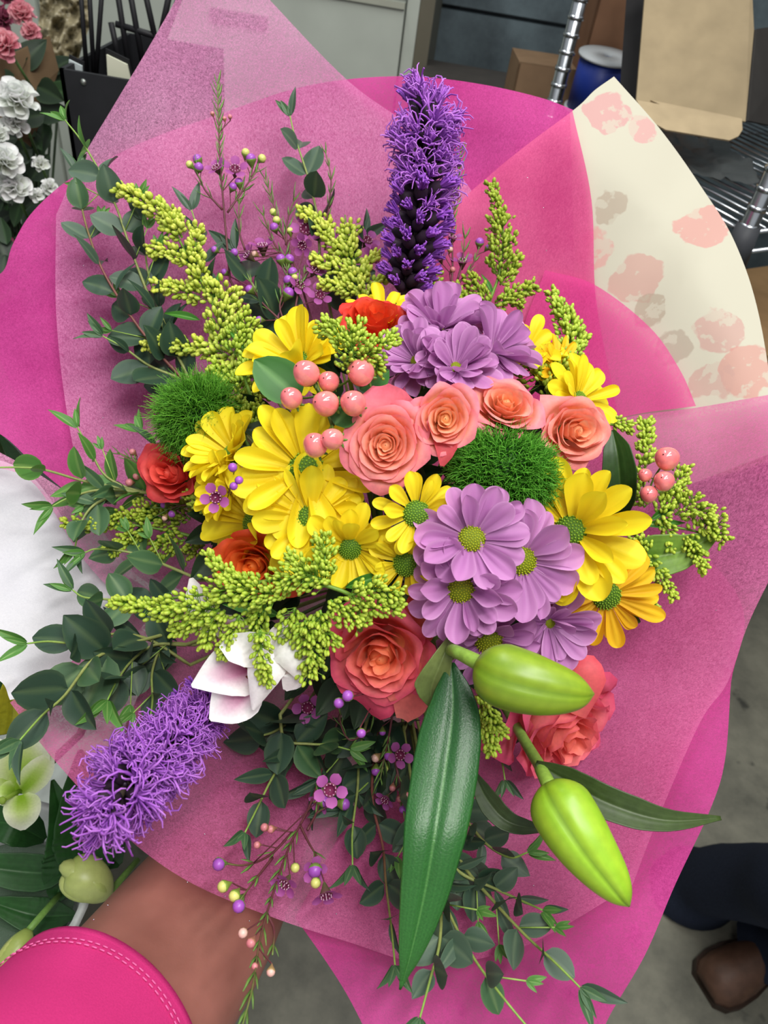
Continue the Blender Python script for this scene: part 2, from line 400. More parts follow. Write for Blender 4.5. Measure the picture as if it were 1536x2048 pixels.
# open mailer box : back panel with folded tongue
def slab(name, corners, d, th, col, mat, parent, inv):
    vs = [inv @ P(x, y, dd) for x, y, dd in corners]
    n = (vs[1] - vs[0]).cross(vs[2] - vs[0]).normalized() * th
    k = len(vs); b = MB()
    b.add(vs + [p + n for p in vs], [tuple(range(k)), tuple(range(2 * k - 1, k - 1, -1))] + [(i, i + k, (i + 1) % k + k, (i + 1) % k) for i in range(k)], col)
    return b.build(name, M[mat], parent, False)
o0 = P(1390, 240, 1.12)
mb_ = thing('mailer_box', 'open tan cardboard mailer box with slotted tongue flap above the cream paper', 'box', o0); inv = Matrix.Translation(-o0)
slab('lid_panel', [(1294, -60, 1.13), (1502, -70, 1.13), (1508, 60, 1.13), (1491, 243, 1.12), (1272, 206, 1.12)], 0, .004, (150, 134, 106), 'card', mb_, inv)
slab('tongue_flap', [(1272, 203, 1.118), (1318, 211, 1.117), (1300, 203, 1.118), (1445, 232, 1.115), (1482, 240, 1.112), (1483, 262, 1.10), (1475, 275, 1.095), (1457, 283, 1.09), (1330, 262, 1.09), (1290, 240, 1.10)], 0, .003, (168, 150, 120), 'card', mb_, inv)
slab('side_panel', [(1508, 60, 1.135), (1491, 243, 1.125), (1600, 265, 1.3), (1640, 40, 1.32)], 0, .004, (58, 56, 54), 'card', mb_, inv)
slab('gap_shade_panel', [(1258, -80, 1.22), (1310, -80, 1.2), (1290, 215, 1.17), (1238, 200, 1.19)], 0, .004, (38, 37, 38), 'card', mb_, inv)  # black panel standing in for the shade in the gap beside the lid
obox('cardboard_box', 'dark cardboard box under the mailer box at upper right', 'box', (.86, 1.62), (.34, .28, .3), YR, (60, 58, 56))
obox('cardboard_box', 'brown cardboard box on the shelf below, right of the cream paper', 'box', (.66, 1.34), (.34, .30, .24), YR, (150, 120, 84), zbase=.79)
obox('added_shade_box', 'black box added on the lowest wire shelf to give shadow behind the wrap', 'box', (.85, 1.5), (.5, .34, .34), YR, (44, 42, 38), 'dark', zbase=.31)  # dark box added to deepen the shadow under the rack
# plastic bag on the shelf
t = thing('plastic_bag', 'crumpled clear plastic bag lying on the wire shelf', 'bag', (.43, 1.36, 1.245))
b = MB(); random.seed(4)
b.grid(lambda u, v: Vector((u * .07 + .02 * noise.noise(Vector((u * 2, v * 3, 1))), (v - .5) * .22, .012 + .018 * abs(noise.noise(Vector((u * 4, v * 6, 3)))))), 14, 20, (88, 92, 92))
b.build('film', M['gloss'], t)
# ------------------------------------------------------------------ steel work table at left with flowers
tb = thing('work_table', 'brushed grey steel work table under the white lilies at lower left', 'table', (-.9, .55, 0))
b = MB(); b.box((-.75, -.75, .68), (.62, .75, .72), (150, 155, 150)); b.build('top', M['steel'], tb, False)
for sx in (-.72, .57):
    for sy in (-.72, .68):
        b = MB(); b.tube([Vector((sx + .02, sy + .02, 0)), Vector((sx + .02, sy + .02, .68))], .02, (140, 140, 140), 12); b.build('leg', M['steel'], tb)
# ------------------------------------------------------------------ paper sheets
def sheet(name, label, segs, off, mat, amp=.0015, seed=0, step=26, lean=None, cat='paper'):
    out = []
    for sg in segs:
        pts = smooth_path([Vector((p[0], p[1], 0)) for p in sg], 8) if len(sg) > 2 else [Vector((sg[0][0], sg[0][1], 0)).lerp(Vector((sg[1][0], sg[1][1], 0)), i / 10) for i in range(11)]
        out += [(p.x, p.y) for p in pts[:-1]]
    def inside(x, y):
        c = False; j = len(out) - 1
        for i in range(len(out)):
            xi, yi = out[i]; xj, yj = out[j]
            if (yi > y) != (yj > y) and x < (xj - xi) * (y - yi) / (yj - yi) + xi: c = not c
            j = i
        return c
    pts = [Vector(p) for p in out]; ne = len(pts)
    xs = [p[0] for p in out]; ys = [p[1] for p in out]
    rnd = random.Random(seed); y = min(ys) + step / 2
    while y < max(ys):
        x = min(xs) + step / 2
        while x < max(xs):
            q = (x + rnd.uniform(-3, 3), y + rnd.uniform(-3, 3))
            if inside(*q) and min((q[0] - a) ** 2 + (q[1] - c) ** 2 for a, c in out) > 60: pts.append(Vector(q))
            x += step
        y += step
    vo, eo, fo, *_ = delaunay_2d_cdt(pts, [], [list(range(ne))], 1, 1e-4)
    O = P(770, 1100, .79); b = MB(); vs = []
    for p in vo:
        d = DW(p.x, p.y) + off + amp * noise.noise(Vector((p.x * .006, p.y * .006, seed * 3.1)))* 2
        if lean: d += lean(p.x, p.y)
        vs.append(P(p.x, p.y, d) - O)
    b.add(vs, [tuple(f) for f in fo], (255, 255, 255))
    o = b.build(name, M[mat] if isinstance(mat, str) else mat, None, True, Matrix.Translation(O)); tag(o, label, cat, 'wrapping sheets around the bouquet')
    return o
sheet('tissue_sheet', 'light pink tissue sheet across the bottom and right front of the wrap', [
    [(20, 1405), (100, 1510), (200, 1620), (290, 1705), (400, 1775), (560, 1840), (700, 1885), (850, 1928), (1000, 1908), (1100, 1868), (1265, 1770)],
    [(1265, 1770), (1315, 1640), (1400, 1445), (1455, 1365), (1500, 1240), (1575, 1090)],
    [(1575, 1090), (1590, 780)], [(1590, 780), (1395, 815), (1240, 838), (1100, 900)], [(1100, 900), (900, 1060), (700, 1100), (420, 1160)],
    [(420, 1160), (290, 1212), (140, 1325), (20, 1405)]], 0.0, 'tissue_light', seed=1)
sheet('tissue_sheet', 'sheer pink tissue veil crossing the lower part of the cream floral paper', [
    [(1090, 540), (1190, 570), (1300, 655), (1360, 740), (1392, 812)], [(1392, 812), (1240, 836), (1080, 900)], [(1080, 900), (1040, 700), (1090, 540)]], .006, 'tissue_veil', seed=2)
sheet('tissue_sheet', 'coral pink pleated tissue between the purple spike and cream floral paper', [
    [(1145, 222), (1060, 285), (980, 350), (900, 430), (850, 560)], [(850, 560), (800, 900), (1000, 1020), (1260, 1000)], [(1260, 1000), (1230, 800), (1192, 600), (1183, 400), (1145, 222)]], .010, 'tissue_coral', seed=3)
sheet('tissue_sheet', 'pale pink tissue with a tall pointed tip at the top of the wrap', [
    [(385, -60), (300, 90), (225, 215), (160, 325), (112, 430)], [(112, 430), (112, 620), (130, 800), (168, 1010)], [(168, 1010), (330, 1180), (700, 1150)],
    [(700, 1150), (1000, 900), (1020, 500)], [(1020, 500), (880, 300), (700, 165), (530, -10), (480, -60)]], .014, 'tissue_tip', seed=4)
sheet('tissue_sheet', 'pale pink tissue corner at the far left below the hot pink lobe', [
    [(-60, 880), (0, 905), (80, 950), (168, 1008)], [(168, 1008), (300, 1100), (330, 1185), (290, 1215)], [(290, 1215), (240, 1195), (160, 1110), (60, 960), (-60, 930)]], .008, 'tissue_pale', seed=5)
sheet('white_sheen_sheet', 'sheet coloured white for sheen at the left edge between pink layers', [
    [(-70, 900), (60, 950), (170, 1090), (330, 1200)], [(330, 1200), (180, 1360), (20, 1400)], [(20, 1400), (0, 1362), (-70, 1340)]], .020, 'tissue_sheen', amp=.006, seed=6)  # white colour stands in for sheen on the translucent sheet
def creammat():
    m, t, n, l = newmat('cream_floral_paper'); b = n['Principled BSDF']; tc = n.new('ShaderNodeTexCoord')
    def noi(s, d, off):
        mp = n.new('ShaderNodeMapping'); mp.inputs['Location'].default_value = off; l.new(tc.outputs['Object'], mp.inputs['Vector'])
        x = n.new('ShaderNodeTexNoise'); x.inputs['Scale'].default_value = s; x.inputs['Detail'].default_value = d; l.new(mp.outputs[0], x.inputs['Vector']); return x
    col = None
    prev = n.new('ShaderNodeRGB'); prev.outputs[0].default_value = lin((190, 186, 168)); prev = prev.outputs[0]
    O = P(770, 1100, .79)
    blobs = [(1215, 225, 52, (196, 138, 140)), (1285, 262, 36, (200, 144, 144)), (1225, 410, 40, (166, 150, 132)), (1405, 455, 56, (198, 138, 132)), (1195, 500, 42, (200, 146, 140)),
             (1275, 555, 58, (188, 144, 134)), (1300, 620, 40, (164, 148, 130)), (1440, 660, 55, (186, 144, 136)), (1500, 740, 60, (192, 136, 126)), (1350, 700, 40, (164, 150, 134)), (1420, 760, 45, (184, 148, 138))]
    wv = noi(38, 3, (0, 0, 0))
    for i, (x, y, r, c) in enumerate(blobs):
        pos = P(x, y, DW(x, y) + .018) - O
        vd = n.new('ShaderNodeVectorMath'); vd.operation = 'DISTANCE'; l.new(tc.outputs['Object'], vd.inputs[0]); vd.inputs[1].default_value = pos
        ad = n.new('ShaderNodeMath'); ad.operation = 'MULTIPLY_ADD'; l.new(wv.outputs['Fac'], ad.inputs[0]); ad.inputs[1].default_value = .030; l.new(vd.outputs['Value'], ad.inputs[2])
        rr = m_(r, .62) + .015
        mr = n.new('ShaderNodeMapRange'); mr.inputs['From Min'].default_value = rr; mr.inputs['From Max'].default_value = rr - .0015; mr.inputs['To Max'].default_value = .72
        l.new(ad.outputs[0], mr.inputs['Value'])
        w2 = noi(70, 5, (i * .37, .2, .1)); r2 = n.new('ShaderNodeMapRange'); r2.inputs['From Min'].default_value = .56; r2.inputs['From Max'].default_value = .60; r2.inputs['To Min'].default_value = 1; r2.inputs['To Max'].default_value = .35; l.new(w2.outputs['Fac'], r2.inputs['Value'])
        mu = n.new('ShaderNodeMath'); mu.operation = 'MULTIPLY'; l.new(mr.outputs[0], mu.inputs[0]); l.new(r2.outputs[0], mu.inputs[1])
        mx = n.new('ShaderNodeMix'); mx.data_type = 'RGBA'; l.new(mu.outputs[0], mx.inputs[0]); l.new(prev, mx.inputs[6]); mx.inputs[7].default_value = lin(c); prev = mx.outputs[2]
    l.new(prev, b.inputs['Base Color']); b.inputs['Roughness'].default_value = .6; b.inputs['Specular IOR Level'].default_value = .2
    tr = n.new('ShaderNodeBsdfTranslucent'); l.new(prev, tr.inputs['Color']); ms = n.new('ShaderNodeMixShader'); ms.inputs[0].default_value = .12
    l.new(b.outputs[0], ms.inputs[1]); l.new(tr.outputs[0], ms.inputs[2]); l.new(ms.outputs[0], n['Material Output'].inputs['Surface'])
    return m
sheet('floral_paper_sheet', 'cream wrapping paper printed with faded pink flowers at the right', [
    [(1140, 226), (1165, 205), (1190, 180), (1228, 153)], [(1228, 153), (1320, 258), (1400, 370), (1470, 485), (1520, 640), (1560, 900)],
    [(1560, 900), (1300, 1000)], [(1300, 1000), (1150, 900), (1150, 600), (1140, 226)]], .018, creammat(), amp=.001, seed=7)
sheet('tissue_sheet', 'hot pink outer tissue forming the rounded left and top edges', [
    [(-80, 560), (0, 548), (25, 490), (60, 430), (120, 372), (175, 338)], [(175, 338), (300, 278), (440, 228), (580, 180), (700, 158), (830, 153), (960, 168), (1080, 195), (1152, 222)],
    [(1152, 222), (1200, 500), (1100, 900)], [(1100, 900), (700, 1180), (360, 1180), (168, 1012)], [(168, 1012), (80, 940), (0, 868), (-80, 850)]], .026, 'tissue_hot', seed=8)
sheet('tissue_sheet', 'hot pink outer tissue showing below and right of the light front sheet', [
    [(590, 1835), (650, 1920), (700, 2000), (760, 2120)], [(760, 2120), (1190, 2120)], [(1190, 2120), (1215, 2040), (1290, 1910), (1350, 1770), (1420, 1620), (1450, 1520), (1462, 1365)],
    [(1462, 1365), (1480, 1200), (1300, 1000)], [(1300, 1000), (900, 1300), (590, 1835)]], .016, 'tissue_hot', seed=9)
# ------------------------------------------------------------------ the arm
def arm():
    t_pts = [(-120, 2440, .33, .062), (70, 2250, .385, .062), (205, 2095, .44, .064), (328, 1940, .50, .066), (425, 1800, .555, .063), (520, 1640, .64, .050), (590, 1480, .74, .035), (650, 1390, .82, .028), (690, 1320, .87, .031), (715, 1260, .90, .029)]
    vs = [P(a, b_, c) for a, b_, c, r in t_pts]; rad = [r for *_, r in t_pts]; es = [(i, i + 1) for i in range(len(vs) - 1)]
    rad = [(r, r * .93) for r in rad]
    pl_ = len(vs) - 1
    # fingers curl round the throat of the wrap
    c = P(775, 1150, .93)
    for k in range(4):
        base = P(712 + 6 * k, 1262 - 34 * k, .905); prev = len(vs) - 1
        vs.append(base); rad.append((.0098, .0098)); es.append((pl_ if k == 0 else pl_ - (1 if k > 2 else 0), len(vs) - 1))
        L = [.034, .037, .035, .028][k]
        for s, (dx, dy, dz) in enumerate(((.5, .15, -.75), (.95, .1, -.1), (.7, .0, .7))):
            vs.append(vs[-1] + Dv(dx, dy, dz) * L * (1 - .22 * s)); rad.append((.0092 - .0012 * s,) * 2); es.append((len(vs) - 2, len(vs) - 1))
    vs.append(P(735, 1310, .85)); rad.append((.012, .012)); es.append((pl_ - 1, len(vs) - 1))
    vs.append(vs[-1] + Dv(.8, .45, .25) * .034); rad.append((.0105, .0105)); es.append((len(vs) - 2, len(vs) - 1))
    vs.append(vs[-1] + Dv(.75, .6, -.1) * .026); rad.append((.009, .009)); es.append((len(vs) - 2, len(vs) - 1))
    O = vs[4].copy()
    me = bpy.data.meshes.new('person'); me.from_pydata([tuple(v - O) for v in vs], es, [])
    o = bpy.data.objects.new('person', me); COL.objects.link(o); o.location = O
    sk = o.modifiers.new('skin', 'SKIN'); sk.use_smooth_shade = True; sk.branch_smoothing = .4
    for i, sv in enumerate(me.skin_vertices[0].data): sv.radius = rad[i]; sv.use_root = (i == 0)
    sb = o.modifiers.new('sub', 'SUBSURF'); sb.levels = 3; sb.render_levels = 3
    dg = bpy.context.evaluated_depsgraph_get(); nm = bpy.data.meshes.new_from_object(o.evaluated_get(dg))
    o.modifiers.clear(); o.data = nm; nm.materials.clear(); nm.materials.append(M['skin'])
    # elbow folds and tendons
    folds = [smooth_path([P(270, 1775, .46), P(330, 1800, .46), P(390, 1850, .46), P(425, 1900, .46)], 8), smooth_path([P(300, 1840, .45), P(360, 1870, .45), P(400, 1930, .45), P(420, 2010, .45)], 8)]
    fp = []
    for f in folds: fp.append([((MC.transposed() @ (p - CAM))) for p in f])
    fpx = [[(768 + q.x / -q.z * FPX, 1024 - q.y / -q.z * FPX) for q in f] for f in fp]
    for v in nm.vertices:
        wv = v.co + O; q = MC.transposed() @ (wv - CAM)
        if q.z > -.05: continue
        x, y = 768 + q.x / -q.z * FPX, 1024 - q.y / -q.z * FPX
        n_ = (MC.transposed() @ v.normal).z
        if n_ < 0.1: continue
        for k, f in enumerate(fpx):
            dd = min(math.hypot(x - a, y - b_) for a, b_ in f)
            v.co -= v.normal * (.0028 if k == 0 else .0035) * math.exp(-(dd / (14 if k == 0 else 30)) ** 2) * n_
    nm.polygons.foreach_set('use_smooth', [True] * len(nm.polygons)); nm.update()
    tag(o, 'bare left arm in a short pink sleeve reaching up under the bouquet wrap', 'person')
    # sleeve
    path = smooth_path([P(-160, 2470, .31), P(60, 2235, .383), P(172, 2100, .432), P(200, 2066, .444)], 8)
    path = [p - O for p in path]
    def rr(t): return .0695 + .0012 * math.sin(9 * t) * max(0, 1 - t * 1.3)
    b = MB(); k = len(path); rd = [rr(i / (k - 1)) for i in range(k)]
    tip = path[-1]; dirn = (path[-1] - path[-2]).normalized()
    b.tube(path + [tip + dirn * .001, tip - dirn * .004, tip - dirn * .03], rd + [rd[-1] - .0014, rd[-1] - .0028, rd[-1] - .003], (204, 52, 120), 64, cap=False)
    sl = b.build('sleeve', M['cloth'], o)
    b = MB()
    for row in (.020, .0235):
        c, td = at_path(path, 1 - row / plen(path)); F = zframe(td)
        n = 90
        for j in range(n):
            g0, g1 = 2 * PI * j / n, 2 * PI * (j + .62) / n; R_ = rd[-1] + .0007
            b.tube([c + F @ Vector((R_ * math.cos(g), R_ * math.sin(g), 0)) for g in (g0, (g0 + g1) / 2, g1)], .00045, (236, 110, 170), 4)
    b.build('stitching', M['cloth'], sl)
arm()
# ------------------------------------------------------------------ flower makers
def flower_root(name, label, cat, u, v, d, face, group=None, stem=True, stem_r=.002, stem_col=(84, 116, 52), back=.012):
    O = P(u, v, d); F = zframe(Dv(*face)); t = thing(name, label, cat, O, F, group)
    if stem:
        Fi = F.transposed(); a = Vector((0, 0, -back)); e = Fi @ (THROAT - O)
        mid = a.lerp(e, .45) + Vector((0, 0, -.35 * e.length * .4))
        b = MB(); b.tube(smooth_path([a, mid, e], 5), stem_r, stem_col, 6); b.build('stem', M['stem'], t)
    return t
def petal_mesh(W, cup, droop, base, tip, edge, seed, groove=.018, mat='petal', blunt=.0):
    rnd = random.Random(seed); tw = rnd.uniform(-.25, .25); ph = rnd.uniform(0, 6); nb = rnd.uniform(.8, 1.2)
    def hw(v): return W * (.30 + .70 * math.sin(PI * min(1, v * .98) ** 1.15 * .62)) * math.sqrt(max(0, 1 - max(0, (v - .62) / .38) ** 2.6)) + .004
    def fn(u, v):
        v = math.sin(v * PI / 2) ** .8
        h = hw(v); y = u * h
        z = cup * u * u * h * 1.2 - droop * v * v * nb + groove * math.cos(u * PI * 2.2) * math.sin(PI * v) + .01 * math.sin(v * 7 + ph + u * 2)
        z += tw * y * v
        return Vector((v, y, z))
    def cf(u, v):
        c = mix(base, tip, min(1, v * 1.6)); s = .5 + .5 * math.cos(u * PI * 2.2)
        c = mix(c, edge, (abs(u) ** 4) * .7 + .25 * (1 - s))
        return c
    b = MB(); b.grid(fn, 10, 11, cf); return b.mesh('petal', M[mat])
YEL = [petal_mesh(w_, c, dr, (232, 204, 30), (255, 240, 48), (246, 222, 40), i) for i, (w_, c, dr) in enumerate([(.22, .3, .05), (.19, .1, .10), (.24, .5, .02), (.20, -.2, .14), (.17, .7, .00)])]
YOR = [petal_mesh(w_, c, dr, (226, 176, 26), (255, 214, 40), (246, 188, 34), i + 20) for i, (w_, c, dr) in enumerate([(.17, .3, .05), (.15, .1, .12), (.16, .5, .02)])]
PUR = [petal_mesh(w_, c, dr, (172, 106, 168), (196, 130, 190), (224, 172, 218), i + 40, .022) for i, (w_, c, dr) in enumerate([(.25, .4, .04), (.22, .1, .10), (.27, .6, .00), (.24, -.1, .14), (.20, .9, -.04)])]
def disc_mesh(c1, c2, n=90):
    b = MB(); b.lathe(Vector((0, 0, 0)), Matrix.Identity(3), [(1.0, -.25), (1.0, 0), (.85, .22), (.6, .38), (.3, .45), (.001, .47)], c1, 20)
    for i in range(n):
        r = math.sqrt((i + .5) / n) * .98; a = i * 2.39996; z = .47 * math.sqrt(max(0, 1 - r * r)) * .95 + .02
        b.ball(Vector((r * math.cos(a), r * math.sin(a), z)), Vector((r * math.cos(a) * .6, r * math.sin(a) * .6, 1)), .062, .085, mix(c1, c2, .3 + .5 * random.random() + (.3 if r > .8 else 0)), 5, 3, c2)
    return b.mesh('disc', M['disc'])
DISC_Y = disc_mesh((74, 112, 24), (140, 178, 50)); DISC_P = disc_mesh((110, 124, 12), (178, 184, 30)); 
YG = 'yellow chrysanthemum daisies'; PG = 'lavender chrysanthemum daisies'
def daisy(label, u, v, Rp, face, dd=0.0, kind='y', n=15, el=(4, 22), dr=.24, seed=0, inner=True, d=None, disc=True, fold=()):
    rnd = random.Random(seed * 7 + int(u)); dep = (FD(u, v) if d is None else d) + dd
    if kind == 'p': ms, dm, g, nm = PUR, DISC_P, PG, 'lavender_daisy'
    else: ms, dm, g, nm = (YEL if kind == 'y' else YOR), DISC_Y, YG, 'yellow_daisy'
    t = flower_root(nm, label, 'flower', u, v, dep, face, g, back=.008)
    R_ = m_(Rp, dep); r0 = R_ * dr
    if disc: place('disc', dm, t, Matrix.Scale(r0, 4))
    b = MB(); b.lathe(Vector((0, 0, -.006)), Matrix.Identity(3), [(.0015, -.006), (r0 * .7, -.001), (r0 * .95, .004), (r0 * .5, .003)], (96, 128, 60), 10); b.build('calyx', M['stem'], t)
    rings = [(n, el[0], 1.0, 0)] + ([(int(n * .75), el[1], .92, .5)] if inner else [])
    for k, e, L, off in rings:
        for i in range(k):
            a = 2 * PI * (i + off + rnd.uniform(-.22, .22)) / k; ee = math.radians(e + rnd.gauss(0, 12 if kind == 'p' else 7))
            LL = (R_ - r0 * .8) * L * rnd.uniform(.80, 1.1)
            if fold and abs(((a - fold[0] + PI) % (2 * PI)) - PI) < fold[1]: ee = math.radians(rnd.uniform(75, 130)); LL *= .65
            mt = Matrix.Rotation(a, 4, 'Z') @ Matrix.Translation((r0 * .78, 0, .0006 * (1 if e > 10 else 0) - .0005)) @ Matrix.Rotation(-ee, 4, 'Y') @ Matrix.Rotation(rnd.uniform(-.25, .25), 4, 'X') @ Matrix.Diagonal((LL, LL * rnd.uniform(.95, 1.2), LL, 1))
            place('petal', rnd.choice(ms), t, mt)
    return t
daisy('largest yellow daisy, pink berries hanging over its upper petals', 612, 942, 148, (.25, .0, 1), -.012, n=15, el=(6, 18), seed=1, dr=.26)
daisy('yellow daisy directly below the largest one, green disc facing forward', 622, 1038, 125, (.15, -.1, 1), -.004, n=15, el=(4, 14), seed=31)
daisy('yellow daisy with short ruffled petals left of the goldenrod tip, above lilac bloom level', 700, 1098, 100, (.05, -.45, 1), .0, n=15, el=(5, 35), seed=3)
daisy('round yellow daisy below the big coral rose, facing forward', 833, 1028, 90, (-.1, .0, 1), -.010, n=12, el=(5, 30), seed=4, dr=.32)
daisy('small yellow daisy half covered by lavender petals at its right', 812, 1128, 80, (-.3, -.2, 1), -.002, n=12, el=(5, 35), seed=5, dr=.34)
daisy('tall yellow daisy right of the lavender daisies, turned to the left', 1140, 1062, 150, (-.5, .05, 1), -.014, n=15, el=(8, 26), seed=6, dr=.22)
daisy('golden yellow daisy lowest at the right edge of the flowers', 1213, 1192, 130, (.05, -.35, 1), .010, 'o', n=15, el=(-8, 14), seed=7, dr=.23)
daisy('yellow daisy at upper left with petals spread over the goldenrod', 597, 722, 120, (-.35, .55, .8), -.004, n=16, el=(12, 45), seed=8, dr=.2)
daisy('yellow daisy seen from the side next to the left green pompom', 462, 905, 105, (-.55, .55, .7), .012, n=15, el=(25, 50), seed=9, dr=.2)
daisy('small yellow daisy under the side facing one at far left', 455, 975, 85, (-.7, .1, .7), .012, n=12, el=(25, 55), seed=10, dr=.2)
daisy('yellow daisy with petals pointing left above the orange rose', 505, 1048, 135, (-.75, .0, .7), .018, n=16, el=(18, 32), seed=11, dr=.2)
daisy('yellow daisy peeking out right above the fourth coral rose', 1160, 800, 100, (.6, .3, .75), .006, n=15, el=(12, 35), seed=12, dr=.2)
daisy('yellow daisy behind the red rose at the top of the flowers', 765, 640, 88, (-.05, .75, .7), .030, n=14, el=(10, 30), seed=13, dr=.2)
daisy('yellow daisy behind the upper lavender daisies at the right', 1055, 700, 80, (.3, .55, .8), .024, 'y', n=13, el=(10, 35), seed=14, dr=.2)
daisy('deep yellow daisy hidden behind the right goldenrod plume', 1115, 735, 70, (.5, .3, .8), .02, 'o', n=13, el=(10, 30), seed=15, dr=.2)
daisy('lavender daisy at the top of the lower cluster, beside the green pompom', 943, 1078, 118, (-.05, .12, 1), -.024, 'p', n=14, el=(6, 26), seed=21, dr=.24)
daisy('lavender daisy at the right of the lower cluster beside the tall yellow daisy', 1045, 1122, 125, (.25, -.05, 1), -.020, 'p', n=15, el=(6, 26), seed=22, dr=.24)
daisy('lavender daisy at the left of the lower cluster above the bud stalk', 922, 1178, 118, (-.15, -.15, 1), -.022, 'p', n=14, el=(4, 24), seed=23, dr=.25)
daisy('lavender daisy partly under the green lily bud', 978, 1282, 105, (-.05, -.45, 1), -.006, 'p', n=14, el=(6, 35), seed=24, dr=.28)
daisy('small disced lavender daisy at the lower right of the cluster', 1100, 1246, 98, (.25, -.35, 1), -.008, 'p', n=15, el=(10, 40), seed=25, dr=.12)
daisy('lavender daisy at the upper end of the top cluster', 880, 655, 100, (.05, .75, .75), .002, 'p', n=18, el=(20, 48), seed=26, dr=.14)
daisy('lavender daisy on the left of the top cluster, above the small roses', 833, 722, 85, (-.45, .3, .85), -.006, 'p', n=16, el=(20, 48), seed=27, dr=.16)
daisy('lavender daisy on the right of the top cluster by the goldenrod plume', 985, 700, 98, (.4, .55, .8), -.004, 'p', n=18, el=(18, 42), seed=28, dr=.16)
daisy('lavender daisy in the middle of the top cluster', 912, 735, 92, (.0, .35, .95), -.014, 'p', n=18, el=(25, 55), seed=29, dr=.14)
# ------------------------------------------------------------------ roses
def rose(label, u, v, Rp, face, cin, cmid, cout, n=24, dd=0.0, seed=0, ruffle=.03, tight=1.0, sx=1.0, sy=1.0, d=None, roll=0.0, openr=1.0):
    rnd = random.Random(seed); dep = (FD(u, v) if d is None else d) + dd
    t = flower_root('rose', label, 'rose', u, v, dep, face, 'roses in the bouquet', back=.020, stem_r=.003)
    R_ = m_(Rp, dep)
    b = MB(); b.lathe(Vector((0, 0, -R_ * .62)), Matrix.Identity(3), [(.001, -.006), (.006, -.003), (.007, .004), (.002, .008)], (80, 110, 56), 10); b.build('calyx', M['stem'], t)
    b = MB(); b.lathe(Vector((0, 0, 0)), Matrix.Identity(3), [(.002, -R_ * .6), (R_ * .2, -R_ * .4), (R_ * .24, -R_ * .0), (R_ * .1, R_ * .22), (.0003, R_ * .27)], cin, 12); b.build('core', M['rose'], t)
    for i in range(n):
        q = i / (n - 1); rho = R_ * (.09 + .80 * q ** (1.05 * tight)); top = R_ * (.50 - .42 * q ** 1.6) * openr; bot = -R_ * .55
        th = i * 2.39996 + rnd.uniform(-.3, .3); half = (1.45 - .62 * q) ; ph = rnd.uniform(0, 6.3); ph2 = rnd.uniform(0, 6.3)
        curl = (.10 + .34 * q * q) * rnd.uniform(.7, 1.25); sp = .10 * (1 - q) + .03; rf = ruffle * (.4 + q) * rnd.uniform(.6, 1.4); point = rnd.uniform(.0, .12) * q
        def fn(uu, vv):
            edge = 1 - .16 * abs(uu) ** 2.5 - .25 * max(0, abs(uu) - .8)
            v2 = vv * edge + point * vv * max(0, 1 - abs(uu) * 2.5)
            base = .10 * R_; r = base + (rho - base) * math.sin(min(1, v2 * 1.05) * PI / 2) ** .75
            k = max(0, (v2 - .70) / .30)
            r += curl * R_ * .55 * k * k; z = bot + (top - bot) * v2 - curl * R_ * .42 * k * k * k
            r *= 1 + sp * uu
            r += R_ * rf * math.sin(uu * 6 + ph) * vv ** 3; z += R_ * rf * .8 * math.sin(uu * 8.5 + ph2) * vv ** 3
            a = th + uu * half * (.45 + .55 * min(1, v2 * 1.8))
            return Vector((r * math.cos(a) * sx, r * math.sin(a) * sy, z))
        def cf(uu, vv):
            c = mix(cin, cmid, q * .9); k = max(0, (vv - .55) / .45)
            c = mix(c, cout, min(1, k * (.18 + .95 * q)) * (.5 + .5 * q) + .10 * q)
            return mix(c, cout, .55 * max(0, k - .75) * 4 * (.25 + q * .5))
        b = MB(); b.grid(fn, 12 if q > .3 else 10, 9, cf); b.build('petal', M['rose'], t, mtx=Matrix.Rotation(roll, 4, 'Z'))
    return t
PCH, COR, PNK = (255, 192, 146), (255, 180, 156), (246, 136, 152)
rose('large coral pink rose with tight peach centre beside the pink berries', 772, 890, 91, (-.05, -.1, 1), PCH, (255, 188, 146), PNK, 30, -.022, 1, .02, 1.0, .93, 1.0)
rose('small peach rose in the middle of the upper row, next to the large one', 890, 838, 72, (-.02, -.12, 1), (255, 196, 136), (255, 190, 144), PNK, 22, -.034, 2, .025, 1.0, .95, 1.05)
rose('wide peach rose third in the upper row, opening to the upper right', 1010, 812, 76, (.0, .35, 1), (255, 188, 136), (255, 182, 146), PNK, 20, -.018, 3, .03, .9, 1.06, .8)
rose('peach rose at the right end of the upper row above the tall yellow daisy', 1150, 862, 80, (.25, -.1, 1), (255, 188, 142), (252, 176, 146), (248, 146, 146), 20, -.008, 4, .035, .9, 1.0, .9)
rose('red orange rose at the top behind the middle goldenrod', 750, 645, 82, (.05, .6, .8), (238, 96, 48), (230, 78, 42), (214, 48, 44), 16, .004, 5, .05, .8, 1.0, .85)
rose('deep orange rose under the yellow daisies at lower left', 508, 1130, 88, (-.1, -.1, 1), (236, 128, 50), (232, 110, 46), (220, 76, 46), 18, -.012, 6, .04, .8, 1.05, .8)
rose('coral red rose below the goldenrod at the bottom centre', 762, 1308, 118, (-.1, -.2, 1), (250, 160, 110), (238, 122, 126), (222, 80, 112), 20, -.012, 7, .05, .9, 1.0, .95)
rose('ruffled salmon rose at lower right under the lily bud', 1118, 1455, 130, (.42, -.5, .75), (248, 138, 114), (246, 156, 162), (220, 82, 118), 22, -.004, 8, .085, .85, 1.0, 1.05)
rose('coral rose half hidden behind waxflower stems at far left', 342, 948, 76, (-.3, .1, .9), (236, 92, 76), (234, 96, 80), (222, 72, 78), 14, .01, 9, .04, .8, 1.1, .8)
